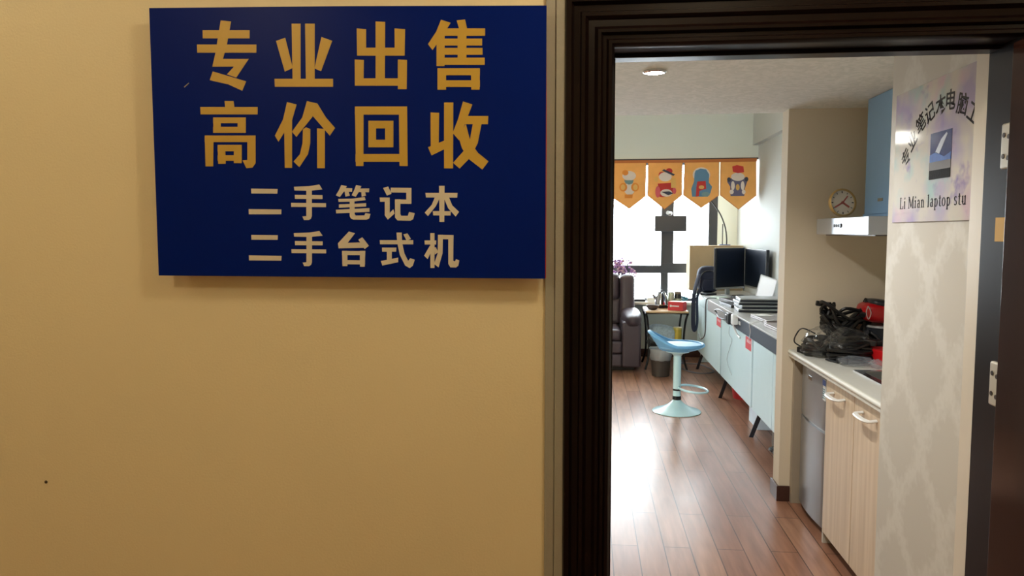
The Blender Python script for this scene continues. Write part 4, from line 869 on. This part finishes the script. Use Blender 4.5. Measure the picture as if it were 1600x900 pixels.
# ------------------------------------------------------------------ counter clutter
CT = .884
M_CABLE = mat('cable_black', (16, 17, 20), .38, var=.2)
def coil(label, c, rx, ry, h, turns, r, seed, tilt=0):
    rnd = random.Random(seed); pts = []
    n = turns*7
    for i in range(n):
        a = 2*PI*i/7+rnd.uniform(-.2, .2); k = rnd.uniform(.45, 1)
        pts.append(V(c[0]+rx*k*math.cos(a), c[1]+ry*k*math.sin(a), CT+r+.002+h*(i/n)*rnd.uniform(.55, 1)*(1-.35*k)+abs(math.cos(a))*tilt*h*rnd.random()))
    t = thing('power_cable', label, 'cable', (c[0], c[1], CT), 'black power cables piled on the counter')
    b_ = BM(); tube(b_, pts, r, 6, 4); obj('cord', b_, M_CABLE, t)
    for k in range(2):
        q = pts[-1-3*k]; b_ = BM(); box(b_, -.03, .03, -.016, .016, -.012, .016, .005, 2, Matrix.Translation((q.x, q.y, max(q.z, CT+.03))) @ rotM('Z', rnd.uniform(0, 180)) @ rotM('Y', rnd.uniform(-25, 25)))
        obj('plug', b_, M_CABLE, t)
coil('black cable pile at the left front edge of the counter', (1.235, 4.13), .075, .13, .12, 9, .009, 1)
coil('tall black cable heap behind the clear bags by the partition', (1.41, 4.19), .15, .085, .30, 16, .010, 2, .5)
coil('black cable heap in the middle of the counter pile', (1.36, 3.95), .13, .10, .16, 14, .010, 3)
coil('black cable coil right of the pile near the red case', (1.475, 4.08), .09, .085, .15, 11, .010, 4)
# adapter bricks among the cables
for i, (x, y, z, a, lb) in enumerate(((1.22, 4.20, CT, 20, 'black charger brick at the counter corner below the cable loop'), (1.30, 3.90, CT+.0, 70, 'black charger brick before the middle of the cable pile'))):
    t = thing('charger_brick', lb, 'charger', (x, y, z))
    b_ = BM(); MB_ = Matrix.Translation((x, y, z)) @ rotM('Z', a); box(b_, -.06, .06, -.028, .028, 0, .032, .006, 2, MB_); obj('body', b_, M_CABLE, t)
    b_ = BM(); box(b_, -.03, .03, -.02, .02, .032, .0326, 0, 2, MB_); obj('rating_label', b_, M_GAP, t)
def bag_sheet(label, c, rx, ry, h, seed, m):
    """crumpled, closed plastic pouch"""
    rnd = random.Random(seed); t = BM(); bmesh.ops.create_icosphere(t, subdivisions=4, radius=1)
    off = V(rnd.random()*9, rnd.random()*9, rnd.random()*9)
    for v in t.verts:
        p = v.co.copy(); k = 1+.30*noise.noise(p*1.7+off)+.16*abs(noise.noise(p*4+off))+.05*noise.noise(p*11+off)
        q = V(p.x*rx*k, p.y*ry*k, h*.5*(p.z*k+1))
        edge = max(0, 1-abs(p.z)*3); q.x *= 1+.12*edge; q.y *= 1+.12*edge
        v.co = V(c[0]+q.x, c[1]+q.y, max(CT+.001, CT+q.z*.95))
    return tag(obj('plastic_bag', merge(BM(), t), m), label, 'bag', 'clear plastic bags on the counter')
bag_sheet('clear plastic bag at the left front of the cable pile', (1.255, 4.07), .085, .11, .17, 11, M_BAG)
bag_sheet('clear plastic bag over the middle of the cable pile', (1.35, 3.98), .10, .10, .17, 12, M_BAG)
bag_sheet('bluish plastic bag lying before the cable pile on the counter', (1.33, 3.80), .08, .05, .05, 13, M_BAGB)
bag_sheet('bluish plastic bag beside the red case', (1.40, 3.725), .028, .028, .05, 14, M_BAGB)
b_ = BM(); tube(b_, [V(1.20, 4.26, CT+.02), V(1.155, 4.25, CT+.05), V(1.15, 4.2, CT+.10), V(1.18, 4.19, CT+.135), V(1.24, 4.16, CT+.11)], .004, 6); tag(obj('loose_cable', b_, M_CABLE), 'thin black cable loop sticking out beside the partition corner', 'cable')
pn_ = thing('pen', 'dark pen lying on the counter front edge before the bags', 'pen', (1.25, 3.90, CT))
b_ = BM(); cyl(b_, (1.235, 3.95, CT+.006), (1.27, 3.84, CT+.006), .0055, seg=10); obj('barrel', b_, M_LEG, pn_)
b_ = BM(); cyl(b_, (1.27, 3.84, CT+.006), (1.276, 3.822, CT+.006), .005, .001, 10); obj('tip', b_, M_CHROME, pn_)
M_REDC = mat('red_case', (200, 24, 30), .4, var=.06); M_REDM = mat('red_enamel', (168, 14, 22), .3)
# red case lying at the right, black clasp
rcx, rcy = 1.60, 3.98
t = thing('red_case', 'flat red case with a black clasp at the right of the counter', 'case', (rcx, rcy, CT))
b_ = BM(); M_ = Matrix.Translation((1.50, 3.83, CT)) @ rotM('Z', 9); box(b_, -.055, .075, -.13, .13, 0, .075, .006, 2, M_); obj('case_body', b_, M_REDC, t)
b_ = BM(); box(b_, -.061, -.05, -.12, -.07, .012, .055, .003, 2, M_); obj('clasp', b_, M_LEG, t)
# black pot carrying the red pouch
t = thing('cooking_pot', 'black pot behind the red case holding up the red pouch', 'pot', (1.60, 4.17, CT))
b_ = BM(); lathe(b_, [(.085, 0), (.095, .006), (.1, .15), (.103, .152), (.094, .152), (.088, .012)], (1.60, 4.17, CT)); obj('pot_body', b_, M_LEG, t)
b_ = BM(); lathe(b_, [(.101, .153), (.094, .163), (.02, .168), (.014, .176)], (1.60, 4.17, CT)); obj('pot_lid', b_, M_SIL, t)
b_ = BM(); tube(b_, [V(1.505, 4.12, CT+.13), V(1.47, 4.06, CT+.14), V(1.46, 4.02, CT+.14)], .011, 8); obj('pot_handle', b_, M_LEG, t)
z = CT+.177
t = thing('red_pouch', 'red and black pouch on top of the pot against the partition', 'bag', (1.60, 4.17, z))
b_ = BM(); ell(b_, (1.59, 4.17, z+.052), (.125, .09, .055), rotM('Y', 4), 26, .55); obj('pouch_body', b_, M_REDM, t)
b_ = BM(); ell(b_, (1.61, 4.165, z+.098), (.105, .08, .022), rotM('Y', 8), 20, .6); obj('black_top', b_, M_LEG, t)
b_ = BM(); tube(b_, [V(1.485, 4.09, z+.095), V(1.475, 4.085, z+.06), V(1.485, 4.08, z+.025), V(1.497, 4.08, z+.06), V(1.485, 4.09, z+.095)], .0025, 6); obj('zip_loop', b_, M_SIL, t)
b_ = BM(); ell(b_, (1.675, 4.12, z+.135), (.035, .03, .045)); obj('black_knob', b_, M_LEG, t)
# steel canister at the right edge
t = thing('steel_canister', 'steel canister half hidden behind the wallpapered wall edge', 'canister', (1.672, 3.90, CT))
b_ = BM(); lathe(b_, [(.04, 0), (.044, .006), (.044, .17)], (1.672, 3.90, CT)); obj('body', b_, M_CHROME, t)
b_ = BM(); lathe(b_, [(.045, .17), (.045, .19), (.01, .2)], (1.672, 3.90, CT)); obj('lid', b_, M_LEG, t)
# added globe lamp, out of direct sight, flattened and placed to mirror in the poster
t = thing('added_pendant_lamp', 'small white globe lamp on a cord, added to mirror as the bright spot in the glossy poster', 'pendant lamp', (-.39, 5.85, 3.0))
b_ = BM(); ell(b_, (-.39, 5.85, 2.25), (.1, .1, .045)); obj('globe', b_, mat('globe_glow', (255, 252, 244), .4, emit=9), t)
b_ = BM(); cyl(b_, (-.39, 5.85, 2.29), (-.39, 5.85, 3.0), .006, seg=8); obj('cord', b_, M_IRON, t)
b_ = BM(); lathe(b_, [(.05, 0), (.05, -.02), (.02, -.03)], (-.39, 5.85, 3.0)); obj('ceiling_rose', b_, M_PLATE, t)
